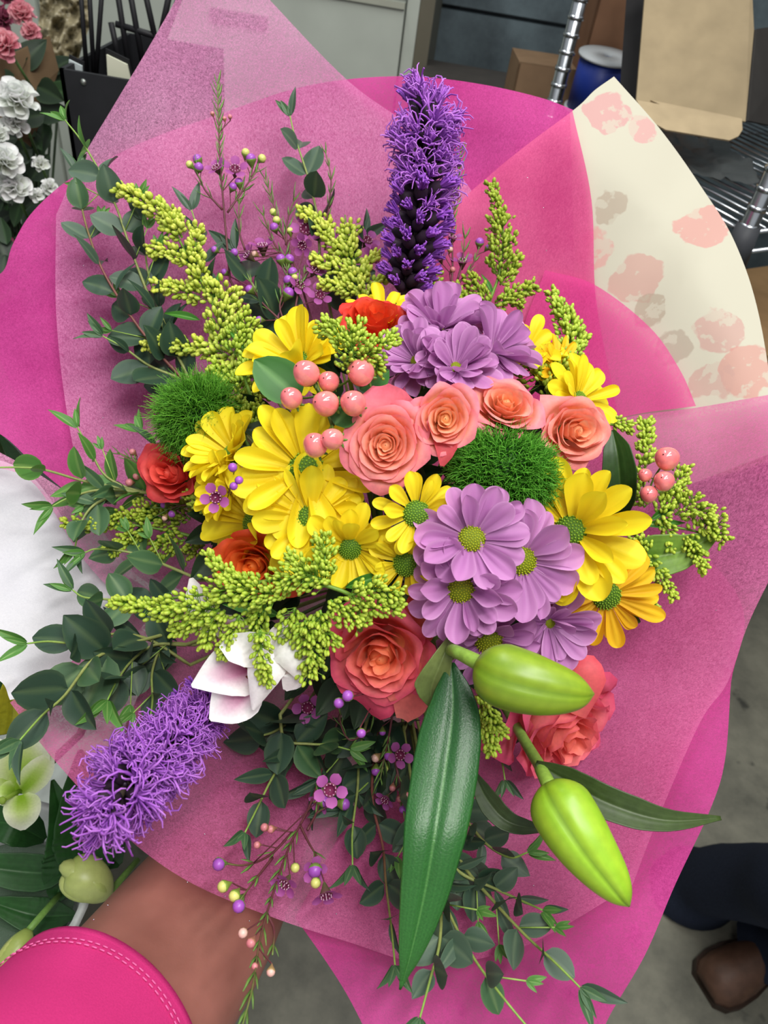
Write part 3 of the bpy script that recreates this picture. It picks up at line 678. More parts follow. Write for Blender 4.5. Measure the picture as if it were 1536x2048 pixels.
# loose guard petals hanging below two of the roses
def guard(tx, label, pts, widths, cols, mat='rose', cat='petal', name='petal', curv=.25, parent=None, stripe=None):
    path = [P(*p) for p in pts]; O = path[0]; pp = smooth_path([p - O for p in path], 4); k = len(pp) - 1
    inv = None
    def fn(u, v):
        i = min(k - 1, int(v * k)); f = v * k - i; p = pp[i].lerp(pp[i + 1], f)
        tg = (pp[i + 1] - pp[i]).normalized(); toward = (CAM - O).normalized(); s = tg.cross(toward).normalized(); nn = s.cross(tg)
        j = v * (len(widths) - 1); a = int(min(len(widths) - 2, j)); wd = widths[a] + (widths[a + 1] - widths[a]) * (j - a)
        wd = m_(wd, pts[0][2])
        return p + s * u * wd + nn * (curv * wd * u * u)
    def cf(u, v):
        c = mix(cols[0], cols[1], v)
        if stripe: c = mix(c, stripe, min(1, 1.5 * max(0, 1 - abs(u) * 1.5)) * max(0, 1 - v * 1.15))
        return mix(c, cols[1], abs(u) ** 3 * .6)
    b = MB(); b.grid(fn, 8, 12, cf)
    if parent is None: parent = tx
    Pw = parent.matrix_basis
    return b.build(name, M[mat], parent, True, Pw.inverted() @ Matrix.Translation(O))
rs = [o for o in COL.objects if o.name.startswith('rose') and o.get('category') == 'rose']
guard(rs[1], '', [(888, 860, .475), (892, 895, .468), (884, 932, .472)], [26, 22, 4], [(236, 110, 112), (232, 96, 108)], curv=.5)
guard(rs[6], '', [(790, 1330, .50), (820, 1390, .49), (805, 1438, .50)], [46, 44, 12], [(222, 84, 84), (232, 130, 120)], curv=.3)
guard(rs[6], '', [(800, 1300, .50), (835, 1240, .485), (838, 1190, .49)], [40, 44, 20], [(240, 150, 96), (220, 70, 84)], curv=-.4)
guard(rs[7], '', [(1130, 1420, .53), (1165, 1350, .52), (1165, 1310, .525)], [42, 46, 22], [(232, 120, 110), (222, 80, 96)], curv=-.3)
guard(rs[0], '', [(775, 880, .487), (768, 815, .475), (762, 772, .482)], [58, 62, 16], [(244, 130, 130), (238, 112, 136)], curv=.3)
# ------------------------------------------------------------------ green pompoms
def pompom(label, u, v, rx, ry, face, seed, n=2600, L=22, cols=((66, 146, 34), (146, 222, 80)), d=None):
    rnd = random.Random(seed); dep = FD(u, v) + .012 if d is None else d
    t = flower_root('green_pompom_flower', label, 'flower', u, v, dep, face, 'fluffy green pompom flowers', back=.02, stem_r=.003)
    X, Y = m_(rx, dep), m_(ry, dep); Lm = m_(L, dep)
    b = MB(); b.ball(Vector((0, 0, 0)), Vector((0, 0, 1)), X * .62, Y * .55, (46, 100, 28), 16, 10); b.build('core', M['hair'], t)
    b = MB()
    for i in range(n):
        z = rnd.uniform(-.35, 1); g = rnd.uniform(0, 2 * PI); s = math.sqrt(max(0, 1 - z * z)); nrm = Vector((s * math.cos(g), s * math.sin(g), z))
        p = Vector((nrm.x * (X - Lm), nrm.y * (Y - Lm), nrm.z * (Y - Lm))); p *= rnd.uniform(.8, 1.0)
        tdir = (nrm + Vector((rnd.gauss(0, .35), rnd.gauss(0, .35), rnd.gauss(0, .35)))).normalized(); cv = Vector((rnd.gauss(0, 1), rnd.gauss(0, 1), rnd.gauss(0, 1))) * .35
        pts = [p, p + tdir * Lm * .5, p + tdir * Lm * .85 + cv * Lm * .3, p + tdir * Lm * 1.0 + cv * Lm * .75]
        c1 = mix(cols[0], (30, 70, 16), rnd.random() * .4); c2 = mix(cols[1], cols[0], rnd.random() * .6)
        b.tube(pts, lambda q: .00042 * (1 - .7 * q), lambda q, c1=c1, c2=c2: mix(c1, c2, q), 3, cap=False)
    o = b.build('bristles', M['hair'], t); o['kind'] = 'stuff'
pompom('fluffy green pompom flower between the peach roses and the lavender daisies', 1010, 945, 130, 104, (.05, .05, 1), 3, 4200, 28)
pompom('brush like green pompom flower at the left edge of the flowers', 400, 838, 88, 100, (-.75, .25, .6), 5, 3000, 40, ((70, 140, 34), (138, 204, 70)))
# ------------------------------------------------------------------ liatris
def floret(openv, seed, light, dark):
    rnd = random.Random(seed); b = MB()
    b.lathe(Vector((0, 0, 0)), Matrix.Identity(3), [(.0006, 0), (.0022, .002), (.0026, .006), (.0016, .0085)], (60, 44, 60), 8)
    for i in range(28 if openv > .5 else 26):
        g = rnd.uniform(0, 2 * PI); sp = rnd.uniform(0, 1) * (1.05 if openv > .5 else .42)
        dr = Vector((math.cos(g) * sp, math.sin(g) * sp, 1)).normalized(); L = rnd.uniform(.008, .0135) if openv > .5 else rnd.uniform(.005, .0085)
        side = Vector((rnd.gauss(0, 1), rnd.gauss(0, 1), rnd.gauss(-.3, .8))) * (.22 if openv > .5 else .06)
        p = Vector((0, 0, .006)) + dr * .001
        pts = [p, p + dr * L * .4, p + dr * L * .75 + side * L * .25, p + dr * L * .95 + side * L * .75, p + dr * L * .9 + side * L * 1.25]
        c = mix(dark, light, rnd.random())
        b.tube(pts, lambda q: .00062 * (1.15 - .7 * q), lambda q, c=c: mix(mix(c, (90, 40, 130), .2), mix(c, (214, 170, 240), .25), q), 3, cap=False)
    return b.mesh('floret', M['petal'])
FO = [floret(1, i, (220, 140, 240), (186, 98, 222)) for i in range(4)]; FC = [floret(0, 9 + i, (190, 102, 232), (150, 70, 202)) for i in range(3)]
def liatris(label, pts, r0, r1, openf, n, seed, scale=1.0):
    rnd = random.Random(seed); path = smooth_path([P(*p) for p in pts], 6); O = path[-1]; pp = [p - O for p in path]
    t = thing('purple_liatris_spike', label, 'flower spike', O, None, 'fluffy purple flower spikes')
    b = MB(); b.tube(pp + [THROAT - O], .0024, (70, 60, 50), 8); b.build('stem', M['stem'], t)
    b = MB()
    for i in range(34):
        p, tg = at_path(pp, rnd.random()); dr = (Vector((rnd.gauss(0, 1), rnd.gauss(0, 1), rnd.gauss(0, 1))).cross(tg)).normalized()
        b.ball(p + dr * .003, dr + tg * -.5, .0017, .005, (58, 44, 62), 5, 3)
    b.build('bract', M['leaf'], t)
    for i in range(n):
        q = (i + .5) / n; p, tg = at_path(pp, q * .98); a = i * 2.39996; x = tg.orthogonal().normalized(); y = tg.cross(x)
        r = m_(r0 + (r1 - r0) * q, path[0].__sub__(CAM).length); dr = x * math.cos(a) + y * math.sin(a)
        dr = (dr - tg * (.5 if q > .08 else 1.6)).normalized()      # tg runs tip -> base, so -tg points to the tip
        o_ = openf(q); opn = rnd.random() < o_; me = rnd.choice(FO if opn else FC); s = (1.0 if opn else 1.4) * scale * (r / .016) * rnd.uniform(.85, 1.1)
        place('floret', me, t, T4(p + dr * r * .14, zframe(dr, rnd.uniform(0, 6)), s))
    return t
liatris('tall upright purple liatris spike at the top, loose open florets at its tip', [(853, 236, .60), (850, 350, .605), (832, 450, .615), (815, 540, .63), (805, 600, .64)], 60, 46, lambda q: .95 if q < .42 else (.25 if q < .55 else 0), 84, 1, 1.0)
liatris('shaggy purple liatris spike hanging out at the lower left under the white lily', [(228, 1605, .40), (265, 1560, .415), (330, 1500, .445), (400, 1428, .487), (432, 1378, .512)], 74, 54, lambda q: 1.0 if q < .75 else .5, 96, 2, 1.05)
# ------------------------------------------------------------------ berries
def hyper(label, O3, berries, leaves, seed):
    rnd = random.Random(seed); O = P(*O3); t = thing('hypericum_sprig', label, 'berries', O, None, 'sprigs of pink berries')
    b = MB(); b.tube(smooth_path([Vector((0, 0, 0)), (P(O3[0], O3[1], O3[2] + .05) - O), THROAT - O], 5), .0016, (90, 110, 50), 6)
    for u, v, r, d in berries:
        p = P(u, v, d) - O; b.tube(smooth_path([Vector((0, 0, 0)), p * .5 - Dv(0, 0, 1) * .006, p], 4), .0008, (110, 140, 60), 5)
    b.build('stem', M['stem'], t)
    for u, v, r, d in berries:
        p = P(u, v, d) - O; R_ = m_(r, d); ax = Dv(rnd.uniform(-.9, -.2), rnd.uniform(.0, .6), 1.0)
        b = MB(); F = zframe(ax)
        def fn(uu, vv):
            th = vv * PI; g = uu * PI; k = 1 + .035 * math.cos(3 * g) * math.sin(th)
            rr = R_ * k * math.sin(th) * (.96 + .05 * math.cos(th)); z = -R_ * 1.04 * math.cos(th)
            return p + F @ Vector((rr * math.cos(g), rr * math.sin(g), z))
        b.grid(fn, 22, 14, lambda uu, vv: mix((244, 172, 140), (236, 120, 124), min(1, vv * 1.3 + .2 * math.sin(uu * 5))))
        br = b.build('berry', M['berry'], t)
        b = MB(); b.ball(p + ax * R_ * 1.03, ax, R_ * .06, R_ * .12, (70, 30, 26), 6, 4); b.build('tip', M['stem'], br)
        b = MB()
        for k in range(5):
            a = 2 * PI * k / 5; dr = F @ Vector((math.cos(a), math.sin(a), -.35))
            b.ball(p - ax * R_ * 1.0 + dr * R_ * .35, dr, R_ * .14, R_ * .4, (104, 140, 56), 5, 4)
        b.build('sepal', M['leaf'], br)
    for u, v, w_, L, a, d in leaves: leafobj(t, P(u, v, d) - O, Dv(math.cos(a), math.sin(a), .15), Dv(.1, .2, 1), m_(L, d), m_(w_, d), 1)
def leafmesh(W, shape, cols, seed, mat='leaf', curl=.12, nv=8):
    rnd = random.Random(seed); tw = rnd.uniform(-.12, .12); ph = rnd.uniform(0, 6)
    def hw(v):
        if shape == 'round': return W * max(0, math.sin(PI * v ** .85)) ** .62
        if shape == 'ovate': return W * max(0, math.sin(PI * v ** .72)) ** .85
        return W * max(0, math.sin(PI * v ** .8)) ** 1.0
    def fn(u, v):
        h = hw(min(.999, v)) + .004; y = u * h
        return Vector((v, y, curl * u * u * h * 1.5 - curl * v * v * .8 + tw * y * v - .02 * math.exp(-(u * 4) ** 2) + .01 * math.sin(5 * v + ph)))
    def cf(u, v):
        c = mix(cols[0], cols[1], v * .5 + .1)
        if abs(u) < .1: c = mix(c, cols[2], .55)
        if abs(u) > .95: c = mix(c, cols[2], .35)
        return c
    b = MB(); b.grid(fn, 8, nv, cf); return b.mesh('leaf', M[mat])
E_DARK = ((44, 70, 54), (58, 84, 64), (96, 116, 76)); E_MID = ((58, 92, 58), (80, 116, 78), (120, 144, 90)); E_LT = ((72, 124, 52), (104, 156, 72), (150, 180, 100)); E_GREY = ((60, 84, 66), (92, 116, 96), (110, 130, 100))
LM = {}
for k, c in (('dark', E_DARK), ('mid', E_MID), ('lt', E_LT), ('grey', E_GREY)):
    LM[k] = [leafmesh(.33, 'round', c, 1), leafmesh(.36, 'round', c, 2, curl=.25), leafmesh(.38, 'round', c, 3, curl=.05), leafmesh(.34, 'ovate', c, 4, curl=-.1)]
    LM[k + 'n'] = [leafmesh(.17, 'ovate', c, 5), leafmesh(.14, 'lance', c, 6, curl=.25)]
BIGLEAF = leafmesh(.5, 'round', ((44, 96, 34), (66, 124, 48), (110, 160, 80)), 7); LONGLEAF = leafmesh(.11, 'lance', ((46, 104, 28), (84, 148, 44), (120, 176, 70)), 8, curl=.3)
def leafobj(t, pos, xd, nd, L, W=None, kind=0, me=None, name='leaf'):
    if me is None: me = BIGLEAF if kind == 1 else LONGLEAF
    s = (L, W if W else L, L)
    return place(name, me, t, T4(pos, frame(xd, nd), s))
hyper('sprig of six glossy pink berries above the largest yellow daisy', (640, 790, .50), [(612, 746, 27, .463), (657, 763, 22, .468), (721, 745, 28, .466), (582, 796, 23, .464), (651, 807, 27, .458), (706, 806, 27, .456)],
      [(600, 800, 90, 120, 2.4, .492), (720, 780, 60, 70, .6, .49), (735, 790, 55, 60, -.6, .492)], 1)
hyper('pair of pink berries between the largest yellow daisy and the coral rose', (665, 850, .475), [(630, 890, 26, .444), (664, 878, 23, .440)], [(670, 850, 60, 60, .9, .47)], 2)
hyper('pink berries at the far right among the goldenrod', (1295, 990, .57), [(1334, 917, 25, .545), (1328, 962, 21, .54), (1298, 988, 18, .545), (1290, 950, 14, .55)], [], 3)
# ------------------------------------------------------------------ goldenrod
def goldenrod(label, main, branches, k=.5, seed=0, br=4.4, dense=1.0, leaves=(), tone=0):
    rnd = random.Random(seed); mp = smooth_path([res(p, k) for p in main], 6); O = mp[-1]
    t = thing('goldenrod_spray', label, 'goldenrod', O, None, 'yellow green goldenrod sprays')
    b = MB(); b.tube([p - O for p in mp] + [THROAT - O], lambda q: .0006 + .0012 * q, (104, 140, 44), 6); b.build('stem', M['stem'], t)
    tops = [((222, 224, 66), (238, 238, 120)), ((172, 194, 50), (212, 222, 90)), ((156, 172, 46), (186, 194, 70))][tone]
    for pts, w0, w1 in branches:
        bp = smooth_path([res(p, k) for p in pts], 6); Ln = plen(bp); O2 = bp[-1]
        b = MB(); st = MB(); st.tube([p - O2 for p in bp], lambda q: .0004 + .0006 * q, (112, 156, 48), 5)
        dm = (bp[0] - CAM).length; px = dm / FPX
        cnt = int(Ln / px / 100 * (34 + 1.0 * (w0 + w1)) * dense * 1.55)
        for i in range(cnt):
            q = (i + rnd.random()) / cnt; p, tg = at_path(bp, q); wd = (w0 + (w1 - w0) * q) * 1.22 * px
            r = Vector((rnd.gauss(0, 1), rnd.gauss(0, 1), rnd.gauss(0, 1))); r -= tg * r.dot(tg); r.normalize()
            if r.dot((CAM - p).normalized()) < -.3: r = -r
            dist = wd * rnd.uniform(.35, 1.05); fw = -tg
            q_ = p + r * dist + fw * dist * rnd.uniform(.1, .7)
            ax = (r * .7 + fw * .8 + Vector((rnd.gauss(0, .2), rnd.gauss(0, .2), rnd.gauss(0, .2)))).normalized()
            R_ = br * px * rnd.uniform(.75, 1.12)
            c = mix(tops[0], (112, 150, 36), rnd.random() * .55 + .25 * q)
            b.ball(q_ - O2, ax, R_ * .84, R_ * 1.3, mix(c, (96, 140, 36), .35), 6, 4, mix(tops[1], c, rnd.random() * .6))
            st.tube([p - O2, q_ - O2 - ax * R_], .00028, (112, 156, 48), 3, cap=False)
        a = st.build('branch', M['stem'], t, mtx=Matrix.Translation(O2 - O))
        o = b.build('buds', M['bud'], a); o['kind'] = 'stuff'
    for (u, v, L, a, *z) in leaves:
        p = res((u, v), k) - O; leafobj(t, p, Dv(math.cos(a), math.sin(a), .25), Dv(.2, .2, 1), m_(L, .52), m_(L * 1.0, .52), 2)
goldenrod('goldenrod spray arching to the upper left over the eucalyptus', [(245, 380), (330, 440), (385, 530), (440, 640), (480, 760)], [
    ([(240, 378), (285, 400), (330, 430), (365, 475)], 10, 20), ([(345, 425), (350, 440), (345, 470)], 12, 14), ([(398, 455), (392, 485), (388, 520)], 11, 14),
    ([(298, 502), (330, 500), (375, 525)], 10, 18), ([(390, 520), (400, 560), (430, 600)], 20, 20), ([(308, 572), (350, 576), (400, 595)], 9, 17),
    ([(455, 585), (445, 630), (440, 690)], 26, 36), ([(286, 692), (320, 685), (385, 695)], 8, 15), ([(390, 690), (430, 700), (460, 715)], 14, 26), ([(430, 770), (460, 740), (480, 720)], 22, 30), ([(500, 690), (495, 730), (470, 770)], 24, 26), ([(540, 745), (515, 770), (480, 800)], 14, 20)],
    .42, 1, 5.2, 1.0, [(400, 640, 90, 2.9), (430, 600, 70, 1.4), (390, 540, 70, 1.9)], 0)
goldenrod('goldenrod tuft between the left green pompom and upper left daisy', [(470, 650), (480, 720), (500, 790)], [
    ([(520, 690), (505, 720), (490, 760)], 22, 26), ([(430, 740), (450, 760), (480, 790)], 18, 26), ([(500, 640), (480, 670), (470, 710)], 20, 26), ([(560, 770), (535, 785), (505, 800)], 10, 16)], .6, 21, 5.0, 1.0, [(490, 700, 60, 2.2)], 1)
goldenrod('goldenrod spray in front of the top waxflowers, left of the purple spike', [(690, 430), (700, 500), (725, 570), (740, 640)], [
    ([(597, 425), (625, 435), (650, 465)], 9, 13), ([(650, 445), (660, 480), (700, 520)], 14, 18), ([(625, 515), (660, 530), (705, 550)], 9, 16), ([(700, 455), (700, 490), (705, 530)], 16, 20), ([(752, 505), (735, 530), (722, 565)], 9, 13),
    ([(640, 565), (670, 570), (715, 585)], 9, 14), ([(790, 550), (765, 560), (735, 590)], 8, 12), ([(700, 540), (715, 570), (725, 600)], 18, 18)], .35, 2, 5.0, 1.0, [(700, 560, 60, 1.6)], 0)
goldenrod('olive goldenrod spray standing right of the purple liatris spike', [(980, 370), (1005, 450), (1000, 540), (980, 600)], [
    ([(980, 368), (993, 410), (1005, 455)], 8, 16), ([(1000, 445), (1005, 500), (995, 560)], 22, 26), ([(1040, 515), (1020, 540), (1000, 570)], 9, 14), ([(1072, 572), (1050, 580), (1010, 600)], 12, 14), ([(1045, 610), (1020, 600), (990, 610)], 10, 14), ([(940, 555), (955, 580), (975, 610)], 16, 18), ([(870, 545), (865, 575), (880, 600)], 12, 14), ([(915, 570), (925, 600), (950, 620)], 10, 14)], .22, 3, 4.3, 1.1, [(985, 590, 60, 2.0)], 2)
goldenrod('goldenrod plume at the right above the peach roses', [(1105, 585), (1135, 660), (1110, 740), (1090, 810)], [
    ([(1100, 585), (1115, 610), (1135, 650)], 9, 15), ([(1135, 640), (1140, 680), (1130, 720)], 22, 22), ([(1168, 672), (1155, 700), (1130, 740)], 9, 14), ([(1070, 680), (1085, 705), (1100, 760)], 11, 15), ([(1022, 712), (1045, 725), (1085, 770)], 16, 26), ([(1195, 775), (1160, 765), (1110, 780)], 10, 24), ([(1120, 720), (1110, 760), (1095, 800)], 20, 24)], .75, 4, 4.8, .95, [(1095, 760, 50, 1.7), (1120, 740, 50, .6)], 1)
goldenrod('dense goldenrod head in the centre, above the pink berries', [(700, 655), (705, 700, .482), (700, 760, .49)], [
    ([(650, 655, .478), (680, 670, .470), (700, 700, .470)], 18, 32), ([(715, 665, .474), (705, 700, .466), (700, 735, .472)], 26, 34), ([(790, 672, .478), (765, 690, .472), (725, 715, .474)], 12, 26), ([(760, 735, .48), (740, 725, .474), (715, 725, .475)], 16, 20)], .9, 5, 4.9, .9, [], 1)
goldenrod('broad goldenrod spray reaching out at the far right', [(1440, 1080), (1380, 1060), (1310, 1050), (1230, 1040)], [
    ([(1290, 842), (1292, 880), (1290, 940)], 11, 17), ([(1365, 935), (1355, 970), (1335, 1000)], 13, 18), ([(1262, 955), (1275, 985), (1290, 1015)], 20, 20), ([(1385, 990), (1375, 1010), (1350, 1030)], 20, 24), ([(1440, 1050), (1415, 1035), (1380, 1020)], 22, 24), ([(1452, 1085), (1430, 1060), (1400, 1040)], 13, 20), ([(1415, 1145), (1395, 1110), (1370, 1070)], 9, 18), ([(1340, 1100), (1335, 1060), (1320, 1030)], 11, 16),
    ([(1262, 1065), (1275, 1080), (1290, 1110)], 14, 20), ([(1350, 1200), (1325, 1160), (1280, 1110)], 8, 17), ([(1312, 1225), (1305, 1215), (1295, 1200)], 10, 12), ([(1205, 960), (1225, 985), (1235, 1010)], 14, 14), ([(1335, 990), (1330, 1010), (1320, 1030)], 16, 16)], .35, 6, 4.6, 1.0, [(1300, 1040, 90, .6), (1290, 1050, 90, .1)], 1)
goldenrod('small goldenrod tip right of the fourth peach rose', [(1250, 845), (1230, 850), (1200, 840)], [([(1262, 855), (1240, 850), (1215, 840)], 11, 12)], .7, 12, 4.3, 1.0, [], 1)
goldenrod('large goldenrod spray lying across the white lily at lower left', [(235, 1205, .46), (400, 1190, .455), (560, 1160, .452), (700, 1190, .455), (720, 1260, .47)], [
    ([(225, 1205, .462), (270, 1210, .458), (330, 1225, .456)], 9, 19), ([(330, 1220, .455), (380, 1215, .452), (440, 1220, .452)], 24, 34), ([(415, 1105, .456), (440, 1140, .452), (500, 1175, .450)], 9, 22), ([(430, 1180, .452), (490, 1180, .448), (560, 1190, .448)], 28, 30), ([(560, 1165, .450), (610, 1150, .446), (660, 1165, .448)], 30, 30),
    ([(645, 1075, .455), (650, 1110, .45), (650, 1150, .45)], 15, 24), ([(575, 1110, .455), (600, 1130, .45), (620, 1160, .45)], 10, 18), ([(790, 1190, .45), (760, 1180, .448), (700, 1190, .448)], 24, 24), ([(800, 1220, .45), (770, 1215, .448), (720, 1215, .45)], 14, 22), ([(725, 1250, .45), (700, 1230, .45), (660, 1200, .45)], 18, 24),
    ([(445, 1312, .456), (455, 1280, .453), (480, 1230, .452)], 12, 18), ([(410, 1290, .456), (420, 1260, .454), (450, 1220, .453)], 12, 20), ([(535, 1365, .446), (525, 1320, .444), (520, 1260, .446)], 11, 22), ([(620, 1345, .452), (620, 1300, .450), (610, 1240, .45)], 22, 32), ([(660, 1290, .452), (650, 1260, .450), (640, 1220, .45)], 20, 26), ([(590, 1300, .462), (585, 1260, .458), (590, 1215, .455)], 26, 30), ([(500, 1275, .462), (510, 1240, .458), (530, 1205, .455)], 20, 26), ([(350, 1265, .456), (380, 1250, .455), (420, 1230, .454)], 12, 18)],
    1, 7, 5.3, .85, [(560, 1230, 110, 2.9), (520, 1240, 100, 3.3), (640, 1170, 80, 1.7), (690, 1175, 95, .35)], 1)
goldenrod('shaded goldenrod spray behind the eucalyptus at the left', [(120, 1050), (220, 1045), (330, 1060), (410, 1080)], [
    ([(125, 1048), (170, 1045), (215, 1060)], 8, 16), ([(195, 1040), (240, 1035), (290, 1050)], 16, 20), ([(215, 1105), (250, 1080), (300, 1070)], 10, 18), ([(280, 1020), (320, 1030), (360, 1050)], 18, 22), ([(330, 985), (350, 1010), (380, 1040)], 14, 22), ([(300, 1110), (330, 1090), (370, 1080)], 12, 22), ([(370, 1110), (390, 1100), (410, 1090)], 16, 20)], .3, 8, 4.5, 1.0, [(330, 1040, 80, 3.0), (360, 1060, 80, 3.6)], 2)
goldenrod('small goldenrod cluster between the long lily leaf and the salmon rose', [(985, 1500), (975, 1450), (965, 1380)], [
    ([(1008, 1465, .478), (985, 1440, .476), (970, 1400, .48)], 12, 18), ([(985, 1505, .478), (978, 1470, .476), (970, 1430, .48)], 12, 16), ([(962, 1360, .482), (968, 1390, .48), (972, 1420, .478)], 10, 16)], .9, 9, 4.9, 1.0, [], 1)
goldenrod('goldenrod peeking out behind the left yellow daisies', [(500, 830), (490, 870), (500, 900)], [([(470, 800), (485, 830), (500, 860)], 16, 20), ([(520, 810), (510, 840), (500, 870)], 14, 18), ([(380, 990), (400, 1010), (430, 1020)], 12, 16)], .7, 10, 4.5, 1.0, [], 2)
# ------------------------------------------------------------------ eucalyptus
def euc(label, pts, s0, s1, n, tone=('lt', 'mid', 'dark'), k=.25, seed=0, narrow=.25, sub=True, stemc=(132, 140, 78), red=False):
    rnd = random.Random(seed * 13 + 5); mp = smooth_path([res(p, k) for p in pts], 6); O = mp[-1]
    t = thing('eucalyptus_sprig', label, 'eucalyptus', O, None, 'leafy eucalyptus sprigs')
    pp = [p - O for p in mp]
    ex = []
    if len(pts[-1]) < 3 or True: ex = [(THROAT - O)]
    sc = (120, 70, 62) if red else stemc
    b = MB(); b.tube(pp + ex, lambda q: .0006 + .0009 * q, lambda q: mix((128, 168, 70), sc, min(1, q * 2)), 6)
    nodes = []
    for i in range(n):
        q = (i / (n - .3)) ** .85 * .97 + .0; p, tg = at_path(pp, q); s = 1.42 * (s0 + (s1 - s0) * min(1, q * 1.3)); nodes.append((q, p, tg, s, i))
    side_twigs = []
    for q, p, tg, s, i in nodes:
        fw = -tg; tocam = (CAM - (p + O)).normalized(); sd = fw.cross(tocam).normalized(); nn = sd.cross(fw)
        a0 = (i % 2) * PI / 2 + rnd.uniform(-.45, .45); dm = (CAM - (p + O)).length; L = m_(s, dm)
        for sg in (0, PI):
            a = a0 + sg; out = sd * math.cos(a) + nn * math.sin(a)
            spread = rnd.uniform(.8, 1.5) if q > .08 else rnd.uniform(.3, .6)
            xd = (fw + out * spread).normalized(); nd = (tocam * .8 + fw * .3 - out * .3 + Vector((rnd.gauss(0, .3), rnd.gauss(0, .3), rnd.gauss(0, .3)))).normalized()
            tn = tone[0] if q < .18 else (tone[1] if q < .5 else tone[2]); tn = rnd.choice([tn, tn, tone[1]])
            me = rnd.choice(LM[tn + 'n'] if (rnd.random() < narrow or q < .12) else LM[tn]); LL = L * rnd.uniform(.85, 1.12)
            base = p + out * .0012
            place('leaf', me, t, T4(base, frame(xd, nd), LL))
        if sub and i > 0 and rnd.random() < .45:
            out = sd * rnd.choice((-1, 1)) + nn * rnd.uniform(-.3, .5); dirn = (fw * .9 + out * .8).normalized(); e = p + dirn * L * rnd.uniform(.7, 1.1)
            b.tube([p, e], .0005, (140, 170, 80), 5)
            for sg in (-1, 0, 1):
                xd = (dirn + out * sg * .6 + nn * .2 * rnd.uniform(-1, 1)).normalized()
                place('leaf', rnd.choice(LM['ltn']), t, T4(e, frame(xd, tocam), L * rnd.uniform(.35, .55)))
    # growing tip
    p, tg = at_path(pp, 0); 
    for sg in (-.35, .35):
        tocam = (CAM - (p + O)).normalized(); sd = (-tg).cross(tocam).normalized()
        place('leaf', rnd.choice(LM[tone[0] + 'n']), t, T4(p, frame((-tg + sd * sg).normalized(), tocam), m_(s0 * 1.0, (CAM - (p + O)).length)))
    b.build('stem', M['stem'], t)
    return t
DT = ('mid', 'grey', 'dark')
euc('tallest eucalyptus sprig at the upper left, its tip over the black panel', [(130, 240), (165, 285), (200, 345), (235, 420), (262, 500), (310, 620), (380, 760)], 34, 50, 10, ('lt', 'grey', 'dark'), .2, 1, .4)
euc('eucalyptus sprig left of the tallest one, curving along the tissue fold', [(155, 345), (160, 395), (175, 460), (205, 540), (260, 630), (330, 720), (400, 790)], 36, 50, 9, DT, .15, 2, .3, True, red=True)
euc('short eucalyptus sprig under the upper left goldenrod', [(205, 672), (250, 697), (300, 732), (370, 760)], 36, 56, 4, ('mid', 'dark', 'dark'), .1, 3, .3, False)
euc('eucalyptus sprig beneath the tip of the upper left goldenrod', [(285, 440), (290, 500), (300, 560), (330, 650), (370, 740)], 34, 46, 6, ('grey', 'dark', 'dark'), .1, 4, .2, False)
euc('single eucalyptus sprig standing alone against the pink tissue near the top', [(580, 232), (590, 275), (605, 320), (622, 375), (635, 440), (640, 520)], 32, 40, 6, ('mid', 'grey', 'dark'), .12, 5, .45, False)
euc('little eucalyptus sprig between the goldenrod and the tall waxflower', [(383, 420), (395, 460), (405, 520), (430, 600)], 34, 40, 4, ('grey', 'dark', 'dark'), .05, 6, .5, False)
euc('eucalyptus sprig pointing left over the pink and white paper edge', [(-10, 935), (40, 935), (90, 940), (180, 965), (300, 985), (400, 990)], 44, 50, 6, ('lt', 'lt', 'mid'), .3, 7, .4)
euc('eucalyptus sprig rising to the left beside the coral rose', [(155, 855), (180, 900), (215, 955), (290, 985), (380, 990)], 38, 44, 5, ('lt', 'lt', 'mid'), .35, 8, .4)
euc('short eucalyptus sprig at the foot of the left green pompom', [(282, 862), (310, 890), (350, 912), (410, 935)], 40, 44, 4, ('lt', 'mid', 'mid'), .5, 9, .3, False)
euc('thin eucalyptus sprig under the left pointing one', [(105, 1012), (140, 995), (200, 980), (290, 985)], 38, 44, 4, ('lt', 'lt', 'mid'), .4, 10, .3, False)
euc('eucalyptus sprig curving down over the shaded goldenrod', [(150, 1095), (162, 1045), (195, 1005), (260, 985)], 36, 40, 4, ('lt', 'mid', 'mid'), .45, 11, .3, False)
euc('eucalyptus sprig with broad leaves in front of the shaded goldenrod', [(170, 1105), (195, 1098), (260, 1105), (325, 1128), (400, 1160)], 40, 58, 5, ('lt', 'mid', 'mid'), .55, 12, .15)
euc('eucalyptus sprig just above the lower left goldenrod', [(145, 1180), (170, 1195), (230, 1200), (300, 1210), (380, 1215)], 42, 50, 5, ('lt', 'mid', 'dark'), .4, 13, .1, False)
euc('large leaved eucalyptus sprig over the white sheet corner', [(55, 1287), (95, 1283), (150, 1285), (230, 1268), (300, 1280), (380, 1330)], 42, 74, 5, ('lt', 'dark', 'dark'), .4, 14, .1)
euc('eucalyptus sprig ending at the bottom left corner of the tissue', [(40, 1480), (85, 1430), (130, 1390), (185, 1320), (250, 1290)], 56, 72, 5, ('mid', 'dark', 'mid'), .5, 15, .15)
euc('eucalyptus sprig directly above the shaggy purple spike', [(215, 1400), (235, 1360), (265, 1320), (310, 1290), (370, 1290)], 50, 56, 5, ('lt', 'dark', 'dark'), .45, 16, .1)
euc('dark eucalyptus sprig left of the white lily', [(300, 1440), (305, 1400), (305, 1340), (330, 1290), (390, 1290)], 40, 54, 5, ('mid', 'dark', 'dark'), .3, 17, .15)
euc('bright green eucalyptus tip in the dark gap below the white lily', [(700, 1500), (660, 1490), (620, 1488), (570, 1480), (560, 1430)], 40, 58, 4, ('lt', 'mid', 'dark'), .75, 18, .0, False)
